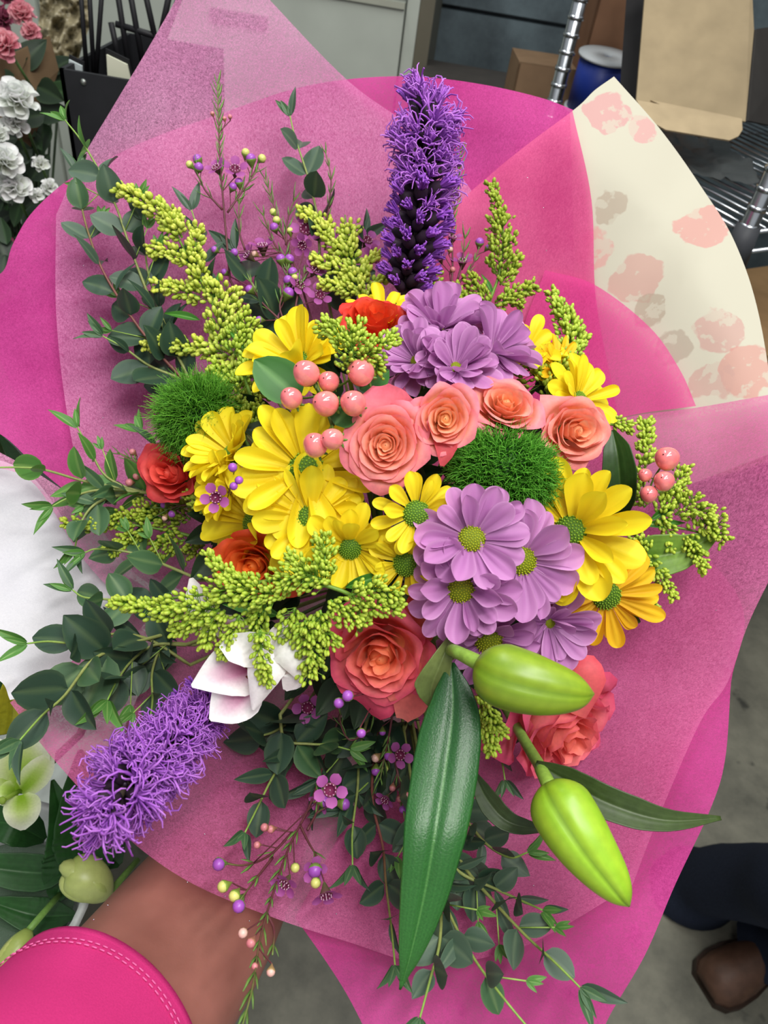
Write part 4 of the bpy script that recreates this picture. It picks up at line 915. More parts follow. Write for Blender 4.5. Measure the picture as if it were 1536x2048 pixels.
euc('dark leaved eucalyptus sprig behind the bright green tip', [(490, 1665), (515, 1615), (545, 1555), (580, 1500), (620, 1440), (660, 1370)], 36, 66, 6, ('mid', 'dark', 'dark'), .3, 19, .15, False)
euc('eucalyptus with big dark leaves right of the purple spike', [(480, 1440), (520, 1470), (570, 1450), (620, 1400)], 66, 76, 4, ('dark', 'dark', 'dark'), .3, 20, .0, False)
euc('eucalyptus sprig hanging down left of the long lily leaf', [(790, 1930), (782, 1850), (772, 1770), (765, 1690), (745, 1600), (750, 1500), (770, 1400)], 40, 50, 9, ('mid', 'dark', 'dark'), .15, 21, .15, False, red=True)
euc('eucalyptus sprig hanging beside the lowest waxflowers', [(705, 1730), (705, 1660), (715, 1580), (720, 1500), (740, 1420)], 42, 56, 5, ('mid', 'dark', 'dark'), .3, 22, .1, False)
euc('longest bottom eucalyptus sprig crossing the lower frame edge', [(1060, 2060), (1010, 2000), (950, 1920), (900, 1830), (860, 1720), (830, 1600), (810, 1480)], 44, 56, 9, ('mid', 'grey', 'dark'), .15, 23, .2)
euc('eucalyptus sprig reaching lowest right over the hot pink tissue', [(1160, 1975), (1110, 1925), (1050, 1870), (985, 1800), (920, 1720), (870, 1600)], 46, 50, 8, ('mid', 'grey', 'dark'), .15, 24, .25)
euc('eucalyptus sprig pointing right below the long lily leaf', [(1085, 1820), (1040, 1800), (985, 1775), (920, 1745), (870, 1690)], 36, 44, 6, ('lt', 'grey', 'grey'), .3, 25, .2, False)
euc('small eucalyptus sprig under the dark curved lily leaf', [(1055, 1705), (1020, 1715), (975, 1690), (940, 1650), (900, 1600)], 38, 40, 5, ('lt', 'grey', 'dark'), .3, 26, .1, False)
euc('eucalyptus sprig at the bottom edge between two longer ones', [(840, 2035), (860, 1960), (880, 1880), (880, 1780), (860, 1680)], 40, 56, 6, ('mid', 'grey', 'dark'), .1, 27, .2, False)
euc('dark eucalyptus sprig below the salmon rose', [(1010, 1560), (1000, 1500), (990, 1450), (960, 1380)], 34, 40, 4, DT, .2, 28, .5, False)
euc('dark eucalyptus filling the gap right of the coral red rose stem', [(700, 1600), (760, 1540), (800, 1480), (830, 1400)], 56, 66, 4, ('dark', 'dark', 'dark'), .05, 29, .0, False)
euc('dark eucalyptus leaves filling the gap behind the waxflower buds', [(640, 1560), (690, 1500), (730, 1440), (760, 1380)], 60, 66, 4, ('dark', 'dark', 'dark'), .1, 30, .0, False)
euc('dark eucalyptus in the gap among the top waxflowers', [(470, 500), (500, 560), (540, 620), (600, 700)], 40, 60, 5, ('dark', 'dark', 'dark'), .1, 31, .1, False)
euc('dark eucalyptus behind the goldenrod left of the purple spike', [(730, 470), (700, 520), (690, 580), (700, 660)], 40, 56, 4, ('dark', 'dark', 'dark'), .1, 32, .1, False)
# ------------------------------------------------------------------ waxflower
def wpetal():
    b = MB()
    def fn(u, v):
        h = .46 * math.sqrt(max(0, 1 - (2 * v - 1) ** 2)) ** .9 + .02
        return Vector((v, u * h, .14 * v * v + .16 * u * u * h))
    b.grid(fn, 6, 6, lambda u, v: mix((150, 66, 136), (190, 104, 176), v)); return b.mesh('petal', M['petal'])
WP = wpetal()
def wax(label, stems, blooms, buds, k=.3, seed=0, needles=.5, red=(96, 50, 54)):
    rnd = random.Random(seed * 3 + 1); paths = [smooth_path([res(p, k) for p in s], 6) for s in stems]; O = paths[0][-1]
    t = thing('waxflower_sprig', label, 'waxflower', O, None, 'purple waxflower sprigs')
    b = MB(); nd = MB()
    for i, p in enumerate(paths):
        pp = [q - O for q in p]
        b.tube(pp + ([THROAT - O] if i == 0 else []), lambda q: .0005 + .0006 * q, lambda q: mix((108, 130, 60), red, min(1, q * 2.5)), 5)
        Lp = plen(p); cnt = int(Lp / m_(26, .58) * needles * 1.1)
        for j in range(cnt):
            q = (j + .3) / cnt * (.9 if i else .6); a, tg = at_path(pp, q); fw = -tg; tocam = (CAM - (a + O)).normalized(); sd = fw.cross(tocam).normalized()
            for sg in (-1, 1):
                dr = (fw + sd * sg * rnd.uniform(.22, .5) + tocam * rnd.uniform(-.2, .3)).normalized(); L = m_(rnd.uniform(22, 40), .58) * (1.1 if q < .1 else 1)
                nd.tube([a, a + dr * L * .5, a + (dr + fw * .15).normalized() * L], [.0006, .0011, .0003], mix((92, 122, 58), (112, 150, 70), rnd.random()), 4, flat=.5)
    allp = [q for p in paths for q in p]
    heads = []
    for (u, v, face, r, *dd) in blooms: heads.append((res((u, v), k) if not dd else P(u, v, dd[0]), Dv(*face), 'bloom', r))
    for (u, v, kind, r, *dd) in buds: heads.append((res((u, v), k) if not dd else P(u, v, dd[0]), None, kind, r))
    for pos, ax, kind, r in heads:
        tgt = min(allp, key=lambda q: (q - pos).length + (0 if (q - pos).length > .004 else .1)); i0 = None
        # attach a little further down the nearest stem
        best = None
        for p in paths:
            for j, q in enumerate(p):
                if (q - tgt).length < 1e-7: best = p[min(len(p) - 1, j + 3)]
        if best is None: best = tgt
        dirn = (pos - best).normalized(); dm = (CAM - pos).length; R_ = m_(r, dm)
        if ax is None: ax = (dirn + Dv(rnd.uniform(-.3, .3), rnd.uniform(-.3, .3), .35)).normalized()
        Lc = R_ * (1.5 if kind != 'bloom' else .8); base = pos - ax * Lc
        b.tube(smooth_path([best - O, (best.lerp(base, .6) + dirn * .001) - O, base - O], 4), .00045, red, 5)
        F = zframe(ax)
        if kind == 'bloom':
            bl = MB(); bl.lathe(pos - O, F, [(R_ * .08, -R_ * .8), (R_ * .22, -R_ * .45), (R_ * .42, -R_ * .02), (R_ * .40, R_ * .08), (R_ * .30, R_ * .03), (R_ * .28, -R_ * .12), (.0001, -R_ * .14)], lambda q: mix((96, 110, 60), (128, 40, 84), min(1, q * 1.5)), 14)
            for j in range(10):
                a = 2 * PI * j / 10; bl.ball(pos - O + F @ Vector((R_ * .33 * math.cos(a), R_ * .33 * math.sin(a), R_ * .12)), F @ Vector((0, 0, 1)), R_ * .05, R_ * .09, (232, 190, 214), 4, 3)
            bl.tube([pos - O + F @ Vector((0, 0, -R_ * .12)), pos - O + F @ Vector((0, 0, R_ * .25))], R_ * .03, (236, 200, 220), 5)
            bo = bl.build('bloom', M['petal'], t); ph = rnd.random() * 6
            for j in range(5):
                a = ph + 2 * PI * j / 5
                m4 = T4(pos - O, F) @ Matrix.Rotation(a, 4, 'Z') @ Matrix.Translation((R_ * .34, 0, 0)) @ Matrix.Rotation(rnd.uniform(-.45, .0), 4, 'Y') @ Matrix.Scale(R_ * .72, 4)
                place('petal', WP, bo, m4)
        else:
            top = {'p': (164, 84, 186), 'g': (214, 214, 120), 'k': (214, 132, 138), 'w': (236, 190, 176)}[kind]
            side = {'p': (108, 140, 56), 'g': (136, 168, 62), 'k': (176, 120, 96), 'w': (176, 150, 96)}[kind]
            bl = MB(); bl.lathe(base - O, F, [(R_ * .12, 0), (R_ * .35, R_ * .45), (R_ * .85, R_ * 1.25), (R_ * .98, R_ * 1.6), (R_ * .9, R_ * 1.75)], lambda q: mix(mix(side, red, .3), side, q), 10)
            bl.ball(base - O + ax * R_ * 1.75, ax, R_ * .93, R_ * .85, top, 10, 6)
            bl.build('bud', M['waxy'], t)
    b.build('stem', M['stem'], t); o = nd.build('needles', M['leaf'], t); o['kind'] = 'stuff'
wax('tallest waxflower sprig at the top with open pink blooms at its middle', [[(435, 165), (437, 240), (440, 320), (448, 420), (460, 560)], [(392, 340), (410, 380), (445, 420)], [(515, 340), (490, 375), (455, 425)], [(478, 400), (478, 460), (490, 500)]],
    [(432, 335, (-.3, .5, .8), 20), (470, 338, (.2, .4, .9), 24)], [(380, 330, 'g', 7), (397, 336, 'p', 9), (396, 320, 'p', 9), (491, 307, 'g', 8), (502, 320, 'p', 10), (523, 318, 'g', 8), (465, 375, 'p', 8), (478, 366, 'p', 8), (425, 228, 'k', 4), (449, 238, 'k', 4), (460, 234, 'k', 4)], .25, 1, .8)
wax('waxflower sprig with short needle tips right of the tallest one', [[(530, 355), (550, 420), (570, 480), (600, 560)], [(525, 425), (545, 480), (575, 530)], [(590, 395), (575, 440), (572, 490)], [(650, 300), (662, 360), (655, 430), (650, 500)]],
    [(525, 492, (0, .8, .6), 26), (612, 458, (.1, .2, 1), 30), (495, 510, (-.6, .4, .6), 22), (605, 490, (-.4, -.5, .8), 22)], [(547, 425, 'g', 7), (553, 442, 'g', 8), (549, 456, 'p', 9), (580, 463, 'g', 7), (510, 508, 'w', 7), (470, 505, 'p', 8), (430, 500, 'p', 7)], .28, 2, .8)
wax('waxflower cluster with round purple buds above the upper left yellow daisy', [[(570, 510), (575, 560), (560, 620), (600, 690)], [(620, 520), (600, 570), (590, 620)], [(500, 560), (520, 600), (560, 640)]],
    [(600, 570, (.5, .3, .8), 24), (640, 590, (.2, .3, .9), 24), (630, 540, (.5, .5, .7), 22), (680, 480, (.4, .5, .8), 20), (735, 480, (.4, .4, .8), 24), (745, 510, (.4, .0, .9), 20)], [(562, 520, 'p', 10), (578, 520, 'p', 10), (586, 546, 'p', 10), (577, 562, 'p', 10), (589, 556, 'g', 7), (576, 588, 'p', 12), (500, 580, 'p', 9), (450, 545, 'p', 7), (520, 640, 'p', 8)], .32, 3, .8)
wax('waxflower sprig right of the purple spike with a bare forked stem', [[(922, 300), (912, 380), (905, 460), (905, 540), (900, 600)], [(960, 490), (945, 530), (915, 570)], [(895, 390), (902, 430), (905, 470)], [(930, 470), (925, 520), (915, 560)]],
    [(905, 475, (.2, .7, .6), 20), (925, 522, (0, .7, .7), 22), (880, 515, (-.3, .6, .7), 18)], [(898, 386, 'k', 6), (918, 390, 'k', 5), (959, 486, 'p', 9), (975, 496, 'p', 6), (905, 540, 'k', 6), (880, 500, 'w', 6), (900, 500, 'w', 6)], .2, 4, .8)
wax('waxflower sprig pointing left over the coral rose', [[(262, 915), (290, 940), (340, 965), (400, 1000), (450, 1010)], [(330, 1020), (370, 1010), (420, 1010)], [(235, 905), (280, 930), (320, 950)]],
    [(432, 995, (-.05, .0, 1), 30, .452)], [(266, 905, 'k', 7), (260, 965, 'k', 8), (275, 952, 'k', 8), (355, 938, 'p', 7), (364, 947, 'p', 7), (330, 1010, 'p', 8), (345, 1027, 'p', 8), (466, 935, 'p', 10, .45), (478, 960, 'p', 9, .45), (467, 972, 'p', 9, .45), (330, 1035, 'w', 6)], .55, 5, .9)
wax('longest waxflower sprig trailing down over the arm at the bottom', [[(478, 2075), (505, 1975), (520, 1880), (545, 1790), (580, 1690), (620, 1610), (650, 1520), (690, 1400)], [(440, 1725), (490, 1730), (540, 1710), (585, 1665)], [(480, 1800), (510, 1760), (545, 1715)], [(640, 1720), (620, 1690), (600, 1650)], [(545, 1910), (548, 1860), (535, 1830)], [(640, 1580), (635, 1620), (615, 1660)]],
    [(660, 1580, (.1, .3, .9), 32, .445), (570, 1768, (-.3, -.3, .9), 26), (628, 1740, (.3, .2, .9), 24), (652, 1790, (.2, -.6, .8), 28), (640, 1605, (-.5, -.3, .8), 22)],
    [(438, 1728, 'p', 12), (448, 1772, 'g', 11), (470, 1790, 'g', 11), (478, 1812, 'p', 12), (486, 1866, 'w', 9), (503, 1884, 'k', 9), (510, 1932, 'k', 6), (542, 1942, 'w', 8), (590, 1735, 'g', 9), (630, 1738, 'p', 14), (632, 1765, 'g', 10), (645, 1603, 'p', 12), (686, 1608, 'p', 12), (530, 1655, 'k', 8), (543, 1658, 'k', 8), (515, 1690, 'k', 7)], .35, 6, .5)
wax('waxflower buds in the dark gap under the coral red rose', [[(760, 1560), (770, 1510), (780, 1460), (790, 1390)], [(690, 1400), (680, 1440), (700, 1480), (740, 1460)], [(745, 1430), (755, 1410), (760, 1380)], [(810, 1620), (800, 1570), (790, 1520)]],
    [(800, 1510, (.3, .2, .9), 26), (615, 1415, (.1, .1, 1), 30), (770, 1600, (-.4, -.3, .8), 20)], [(678, 1405, 'p', 11, .445), (696, 1392, 'p', 12, .442), (722, 1465, 'p', 10, .45), (752, 1515, 'w', 9), (778, 1510, 'p', 10), (752, 1540, 'p', 10), (770, 1535, 'g', 8), (785, 1575, 'k', 7), (800, 1597, 'k', 7), (812, 1590, 'k', 7), (805, 1618, 'p', 8), (765, 1463, 'p', 7)], .6, 7, .9)
# ------------------------------------------------------------------ lily
lt = flower_root('lily', 'white lily with magenta streaked throat under the lower left goldenrod', 'lily', 500, 1335, .478, (-.2, -.1, 1), None, back=.01, stem_r=.003)
WH, MG = (252, 250, 248), (176, 40, 110)
def lp(pts, wd, curv=.35, stripe=MG, cols=((252, 248, 246), WH)): return guard(lt, '', pts, wd, cols, 'petal', curv=curv, stripe=stripe)
lp([(515, 1322, .475), (455, 1342, .460), (383, 1372, .450)], [30, 54, 58, 46, 26, 3], .28)
lp([(505, 1345, .474), (465, 1400, .462), (420, 1440, .456)], [26, 44, 54, 46, 28, 3], .2)
lp([(540, 1300, .468), (490, 1298, .452), (440, 1290, .450)], [18, 32, 34, 26, 5], .5, None)
lp([(550, 1275, .462), (528, 1350, .447), (506, 1420, .452)], [28, 40, 39, 30, 18, 3], -.45, None)
lp([(545, 1255, .465), (580, 1300, .450), (603, 1362, .452)], [28, 40, 38, 26, 4], -.5, None)
lp([(560, 1320, .470), (585, 1350, .458), (570, 1380, .462)], [20, 28, 22, 4], .3, None)
lp([(520, 1300, .475), (450, 1250, .466), (430, 1218, .462)], [18, 30, 20, 3], .4, MG)
lp([(430, 1260, .486), (400, 1210, .474), (382, 1156, .470)], [18, 28, 24, 4], .4, None)
b = MB()
for k in range(6):
    e = Vector((.006 * math.cos(k), .006 * math.sin(k), .012)); b.tube([Vector((0, 0, 0)), e], .0006, (200, 210, 160), 5); b.ball(e, Vector((1, 0, .2)), .0012, .004, (120, 60, 30), 6, 4)
b.build('stamen', M['petal'], lt)
def lilybud(label, pts, radf, c1, c2, stem, seam=(96, 128, 24)):
    path = smooth_path([P(*p) for p in pts], 7); O = path[0]; pp = [p - O for p in path]; k = len(pp); b = MB()
    t = thing('lily_bud', label, 'lily bud', O, None, 'closed green lily buds'); L = plen(pp)
    tocam = (CAM - O).normalized(); NN = 42; vs = []; cs = []; fs = []
    for i, p in enumerate(pp):
        q = i / (k - 1); tg = (pp[min(i + 1, k - 1)] - pp[max(i - 1, 0)]).normalized(); s = tg.cross(tocam).normalized(); n = s.cross(tg) * -1
        if n.dot(tocam) < 0: n = -n
        r = m_(radf(q), .46)
        for j in range(NN):
            g = 2 * PI * j / NN; lob = 1 - .10 * math.exp(-((math.sin((g - .12) * 1.5)) / .16) ** 2) * math.sin(PI * min(1, q * 1.0)) ** .4 + .02 * math.cos(3 * g + PI)
            rr = r * lob; vs.append(p + (n * math.cos(g) + s * math.sin(g)) * rr)
            c = mix(c1, c2, q); sm = math.exp(-((math.sin((g - .12) * 1.5)) / .15) ** 2); cs.append(mix(mix(c, (200, 214, 60), .12 * math.cos(9 * g)), seam, sm * .75))
    for i in range(k - 1):
        for j in range(NN):
            j2 = (j + 1) % NN; fs.append((i * NN + j, (i + 1) * NN + j, (i + 1) * NN + j2, i * NN + j2))
    fs.append(tuple(range(NN))); fs.append(tuple((k - 1) * NN + j for j in range(NN - 1, -1, -1)))
    b.add(vs, fs, cs); b.build('bud_body', M['waxy'], t)
    b = MB(); sp_ = smooth_path([P(*p) - O for p in stem], 6); b.tube(sp_, lambda q: .0048 - .0012 * math.sin(q * 2), lambda q: mix((134, 168, 62), (92, 122, 60), q), 12); b.build('stem', M['stem'], t)
prof = lambda R_: (lambda q: R_ * (.42 + .58 * math.sin(PI * min(.5, q * 2.0)) ** .8) * (1 if q < .28 else max(0, 1 - ((q - .28) / .72) ** 1.9) * .97 + .03) + .5)
lilybud('olive green lily bud over the salmon rose, pointing right', [(962, 1330, .425), (1010, 1352, .415), (1080, 1372, .41), (1150, 1385, .41), (1188, 1388, .412)], prof(57), (120, 150, 34), (142, 168, 44), [(965, 1330, .425), (930, 1312, .435), (905, 1300, .45), (880, 1290, .52), (770, 1150, .80)])
lilybud('bright lime lily bud hanging at the lower right over the tissue', [(1098, 1572, .445), (1125, 1620, .435), (1170, 1690, .425), (1225, 1765, .42), (1258, 1812, .425)], prof(60), (146, 186, 44), (168, 212, 52), [(1100, 1575, .445), (1085, 1545, .46), (1060, 1500, .50), (950, 1330, .64), (770, 1150, .80)])
def blade(label, pts, wd, cols, mat='gloss', curv=-.25, tw=0.0, nm='lily_leaf', folds=.0):
    path = smooth_path([P(*p) for p in pts], 6); O = path[0]; pp = [p - O for p in path]; k = len(pp) - 1; tocam = (CAM - O).normalized()
    def fn(u, v):
        i = min(k - 1, int(v * k)); f = v * k - i; p = pp[i].lerp(pp[i + 1], f); tg = (pp[i + 1] - pp[i]).normalized(); s = tg.cross(tocam).normalized(); nn = s.cross(tg)
        if nn.dot(tocam) < 0: nn = -nn
        a = tw * (v - .3); s2 = s * math.cos(a) + nn * math.sin(a); n2 = nn * math.cos(a) - s * math.sin(a)
        j = v * (len(wd) - 1); x = int(min(len(wd) - 2, j)); y = wd[x] + (wd[x + 1] - wd[x]) * (j - x) ; h = m_(y, pts[0][2])
        return p + s2 * u * h + n2 * (curv * h * u * u + .10 * h * math.cos(u * 9) * .12 - .14 * h * math.exp(-(u * 5) ** 2))
    def cf(u, v):
        c = mix(cols[0], cols[1], v); c = mix(c, cols[2], .5 if abs(u) < .05 else .12 * (.5 + .5 * math.cos(u * 34))); return c
    b = MB(); b.grid(fn, 28, 44, cf); o = b.build(nm, M[mat], None, True, Matrix.Translation(O)); tag(o, label, 'leaf')
    sd = o.modifiers.new('thick', 'SOLIDIFY'); sd.thickness = .0005
    return o
GC = ((24, 72, 34), (46, 108, 38), (110, 160, 84))
blade('long glossy dark green lily leaf hanging down the middle with a bright sheen', [(903, 1325, .455), (905, 1420, .44), (892, 1530, .425), (872, 1660, .405), (850, 1790, .40), (822, 1910, .40), (800, 1980, .405)], [6, 34, 52, 60, 62, 60, 57, 50, 44, 34, 22, 10, 2], GC, curv=-.18, tw=.5)
blade('dark narrow lily leaf reaching right past the edge of the tissue', [(1072, 1525, .465), (1130, 1560, .452), (1220, 1608, .44), (1330, 1640, .435), (1442, 1636, .44)], [4, 16, 26, 30, 30, 28, 20, 12, 3], ((52, 68, 34), (64, 84, 38), (88, 104, 54)), 'leaf', .35, .4)
blade('short dark lily leaf curving behind the long glossy one', [(948, 1545, .50), (975, 1600, .487), (1020, 1645, .478), (1096, 1660, .475)], [4, 16, 22, 20, 14, 3], ((44, 60, 34), (60, 80, 40), (88, 104, 54)), 'leaf', .35, .2)
blade('small olive lily leaf folded at the top of the bud stalk', [(905, 1270, .46), (880, 1330, .455), (862, 1380, .46), (868, 1420, .47)], [5, 16, 26, 34, 16, 3], ((118, 128, 70), (96, 116, 60), (130, 150, 80)), 'leaf', .4)
blade('bright green broad leaf beneath the far right goldenrod', [(1240, 1130, .60), (1300, 1115, .59), (1370, 1100, .585), (1440, 1065, .58)], [10, 34, 42, 36, 22, 4], ((74, 116, 30), (128, 160, 52), (150, 180, 84)), 'leaf', .25)
blade('dark upright leaf behind the right end peach rose', [(1235, 1050, .60), (1240, 980, .58), (1235, 910, .575), (1225, 860, .58)], [8, 28, 32, 24, 4], ((34, 62, 22), (44, 76, 28), (74, 104, 44)), 'leaf', .3)
blade('dark leaf tip below the golden yellow daisy', [(1225, 1190, .57), (1255, 1225, .565), (1280, 1245, .56)], [6, 12, 12, 2], ((44, 66, 36), (60, 84, 44), (88, 110, 60)), 'leaf', .3)
# shaded foliage deep inside the bouquet
rnd = random.Random(77)
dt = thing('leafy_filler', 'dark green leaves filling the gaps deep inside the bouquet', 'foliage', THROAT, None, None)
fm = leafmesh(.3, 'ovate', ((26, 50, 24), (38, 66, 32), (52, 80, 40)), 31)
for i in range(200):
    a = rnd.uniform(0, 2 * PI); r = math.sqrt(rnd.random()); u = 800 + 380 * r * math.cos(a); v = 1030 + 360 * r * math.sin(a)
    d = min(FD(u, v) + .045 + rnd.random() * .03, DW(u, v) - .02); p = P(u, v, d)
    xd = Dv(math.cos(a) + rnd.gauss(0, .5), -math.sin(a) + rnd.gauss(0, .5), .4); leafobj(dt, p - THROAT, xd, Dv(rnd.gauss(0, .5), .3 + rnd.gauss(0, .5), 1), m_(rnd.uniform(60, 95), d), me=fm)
b = MB()
for i in range(24):
    a = 2 * PI * i / 24; u = 800 + 320 * math.cos(a); v = 1030 + 300 * math.sin(a); b.tube([Vector((0, 0, 0)), P(u, v, min(FD(u, v) + .05, DW(u, v) - .02)) - THROAT], .0014, (70, 96, 44), 5)
b.build('stem', M['stem'], dt)
# ------------------------------------------------------------------ background, left
A1 = plane(118, 137, 1, 1.1); B1 = plane(345, 175, 1, 1.1)
bb = thing('display_bin', 'matte black bin panel with one silver rivet behind the upper left tissue', 'bin', Vector((A1.x, 1.1, .725)))
W_, H_ = B1.x - A1.x, A1.z - .725
b = MB(); K = (34, 35, 38); b.box((0, 0, 0), (W_, .006, H_), K); b.box((0, .25, 0), (W_, .256, H_), K); b.box((0, 0, 0), (.006, .25, H_), K); b.box((W_ - .006, 0, 0), (W_, .25, H_), K); b.box((0, 0, 0), (W_, .25, .006), K)
b.build('panel', M['dark'], bb, False)
rv = plane(167, 164, 1, 1.1) - Vector((A1.x, 1.1, .725)); b = MB(); b.ball(rv, Vector((0, -1, 0)), .0045, .0035, (200, 196, 190), 12, 6); b.build('rivet', M['steel'], bb)
def stand(label, bars, y, wd=.007):
    O = plane(*bars[0][1], 1, y); O.z = .735; O.y = y; t = thing('metal_stand', label, 'stand', O, None, 'black metal stands in the bin')
    for a, c in bars:
        p, q = plane(a[0], a[1], 1, y), plane(c[0], c[1], 1, y); p.y = q.y = y
        b = MB(); b.tube([p - O, q - O], wd * .5, (28, 28, 31), 8); b.build('bar', M['dark'], t)
    b = MB(); b.box((-.05, -.03, -.004), (.05, .03, .004), (28, 28, 31)); b.build('base', M['dark'], t, False)
    b = MB(); q = plane(*bars[0][1], 1, y) - O; q.y = 0; b.tube([Vector((0, 0, 0)), q], wd * .5, (28, 28, 31), 8); b.build('bar', M['dark'], t)
stand('slim black metal stand of three nearly parallel bars, leftmost in the black bin', [((158, -60), (174, 150)), ((176, -60), (188, 150)), ((207, -60), (192, 150))], 1.17)
stand('black metal stand with crossed leaning bars beside the pale tissue tip', [((228, -60), (262, 160)), ((252, -60), (288, 140)), ((280, -60), (318, 110)), ((345, -40), (316, 95)), ((372, -40), (325, 85)), ((232, 48), (330, 78)), ((222, 45), (240, 130))], 1.22, .009)
def card(label, pts, y, col):
    O = plane(*pts[0], 1, y); t = thing('sign_card', label, 'card', O, None); vs = [plane(*p, 1, y) - O for p in pts]; k = len(vs)
    for nm, ex, dy, cc, mt in (('frame', 1.14, 0.0, (26, 26, 28), 'dark'), ('card_face', 1.0, -.004, col, 'paint')):
        c = sum(vs, Vector()) / k; w2 = [c + (p - c) * ex + Vector((0, dy, 0)) for p in vs]
        b = MB(); b.add(w2 + [p + Vector((0, .003, 0)) for p in w2], [tuple(range(k)), tuple(range(2 * k - 1, k - 1, -1))] + [(i, i + k, (i + 1) % k + k, (i + 1) % k) for i in range(k)], cc); b.build(nm, M[mt], t, False)
card('small white framed card at the left rim of the black bin', [(140, 118), (166, 131), (170, 230), (143, 225)], 1.14, (190, 200, 200))
card('larger cream framed card beside the pale tissue tip', [(215, 108), (256, 128), (285, 260), (222, 240)], 1.14, (214, 216, 192))
# crumpled cellophane
O = P(112, 60, 1.28); b = MB()
b.grid(lambda u, v: P(118 + u * 52 + 14 * math.sin(v * 5), -40 + v * 190, 1.28 + .045 * noise.noise(Vector((u * 3, v * 7, 2))) + .02 * noise.noise(Vector((u * 9, v * 22, 5)))) - O, 26, 50, (150, 140, 112))
b.build('x', M['gloss'], None, True, Matrix.Translation(O)); x = COL.objects['x']; x.name = 'cellophane_wrap'; tag(x, 'crumpled beige cellophane at the top left between pink flowers and black bars', 'wrap')
# kraft paper
O = P(40, 120, 1.05)
def kraft(name, label, pts, d, c):
    vs = [P(x, y, dd) - O for x, y, dd in pts]; k = len(vs); n_ = (vs[1] - vs[0]).cross(vs[2] - vs[0]).normalized() * .002
    b = MB(); b.add(vs + [p + n_ for p in vs], [tuple(range(k)), tuple(range(2 * k - 1, k - 1, -1))] + [(i, i + k, (i + 1) % k + k, (i + 1) % k) for i in range(k)], c)
    o = b.build(name, M['card'], None, False, Matrix.Translation(O)); tag(o, label, 'paper')
kraft('kraft_paper_wrap', 'brown kraft paper around the pink carnations at the top left', [(-60, 150, 1.02), (0, 122, 1.03), (100, 74, 1.1), (118, 140, 1.12), (60, 300, 1.1), (-60, 300, 1.0)], 0, (104, 84, 62))
BP = petal_mesh(.42, .5, .05, (255, 255, 255), (255, 255, 255), (255, 255, 255), 91)
def tinted(c1, c2, sd): return petal_mesh(.45, .5, .1, c1, c2, mix(c2, (255, 255, 255), .3), sd)
PKP = [tinted((190, 90, 110), (232, 150, 165), 1), tinted((206, 110, 130), (244, 180, 188), 2)]; RDP = [tinted((110, 40, 60), (150, 60, 90), 3)]
WHP = [tinted((206, 214, 190), (240, 243, 240), 4), tinted((220, 224, 214), (250, 250, 250), 5)]
def ruffle(name, label, u, v, Rp, d, face, ms, cat, group, n=46, seed=0):
    rnd = random.Random(seed); t = flower_root(name, label, cat, u, v, d, face, group, stem=False); R_ = m_(Rp, d)
    b = MB(); b.ball(Vector((0, 0, -R_ * .2)), Vector((0, 0, 1)), R_ * .35, R_ * .35, (110, 130, 80), 10, 6); b.tube([Vector((0, 0, -R_ * .3)), Vector((0, 0, -R_ * 4))], .002, (80, 110, 60), 6); b.build('stem', M['stem'], t)
    for i in range(n):
        a = i * 2.39996; e = math.radians(-15 + 100 * (1 - (i / n)) ** .8)
        mt = Matrix.Rotation(a, 4, 'Z') @ Matrix.Rotation(-e, 4, 'Y') @ Matrix.Translation((R_ * .18, 0, 0)) @ Matrix.Rotation(rnd.uniform(-1.2, 1.2), 4, 'X') @ Matrix.Scale(R_ * rnd.uniform(.7, .95), 4)
        place('petal', rnd.choice(ms), t, mt)
CG, WG = 'pink carnations in kraft paper', 'white flowers at the left edge'
ruffle('pink_carnation', 'light pink carnation highest beside the cellophane', 46, 30, 26, 1.12, (.1, .2, 1), PKP, 'flower', CG, 46, 1)
ruffle('pink_carnation', 'deeper pink carnation touching the cellophane wrap', 62, 66, 20, 1.12, (.3, .1, 1), PKP, 'flower', CG, 40, 2)
ruffle('pink_carnation', 'pink carnation at the left frame edge above the kraft paper', 14, 94, 30, 1.0, (0, .2, 1), PKP, 'flower', CG, 50, 3)
ruffle('dark_red_carnation', 'dark red purple carnation in the top left corner', 8, 40, 24, 1.2, (0, .2, 1), RDP, 'flower', CG, 36, 4)
ruffle('dark_red_carnation', 'dark plum carnation at the very top of the left edge', 22, -6, 26, 1.2, (0, .2, 1), RDP, 'flower', CG, 36, 5)
for i, (lb, u, v, R_, d) in enumerate([('large white flower highest on the left edge', 34, 205, 42, .98), ('white bloom just under the large white flower', 30, 250, 26, 1.0), ('white bloom with green centre midway down the left edge', 8, 328, 38, .95),
        ('lowest full white bloom on the left edge above the pink lobe', 28, 378, 34, .98), ('small white bloom right of the midway white bloom', 82, 330, 18, 1.02), ('small white bloom nearest the black bin', 100, 376, 18, 1.02), ('tiny white bud cluster beside the black panel edge', 98, 185, 15, 1.08), ('white bloom at the left frame edge between larger ones', -6, 270, 24, .98), ('small white bloom low beside the hot pink tissue lobe', 74, 392, 16, 1.0)]):
    ruffle('white_flower', lb, u, v, R_, d, (.2, .2, 1), WHP, 'flower', WG, 40 if R_ > 22 else 22, 20 + i)
ruffle('dark_red_carnation', 'dark red blurred bloom just above the pink lobe at the left edge', 4, 495, 26, 1.1, (0, .2, 1), RDP, 'flower', None, 30, 44)
bgf = thing('leafy_foliage', 'dark leafy foliage around the white flowers at the left edge', 'foliage', P(40, 420, 1.2)); bO = P(40, 420, 1.2); rnd = random.Random(5)
FM = [leafmesh(.26, 'ovate', ((38, 62, 36), (56, 86, 50), (80, 110, 70)), 51), leafmesh(.3, 'ovate', ((30, 46, 32), (44, 64, 44), (70, 90, 60)), 52)]
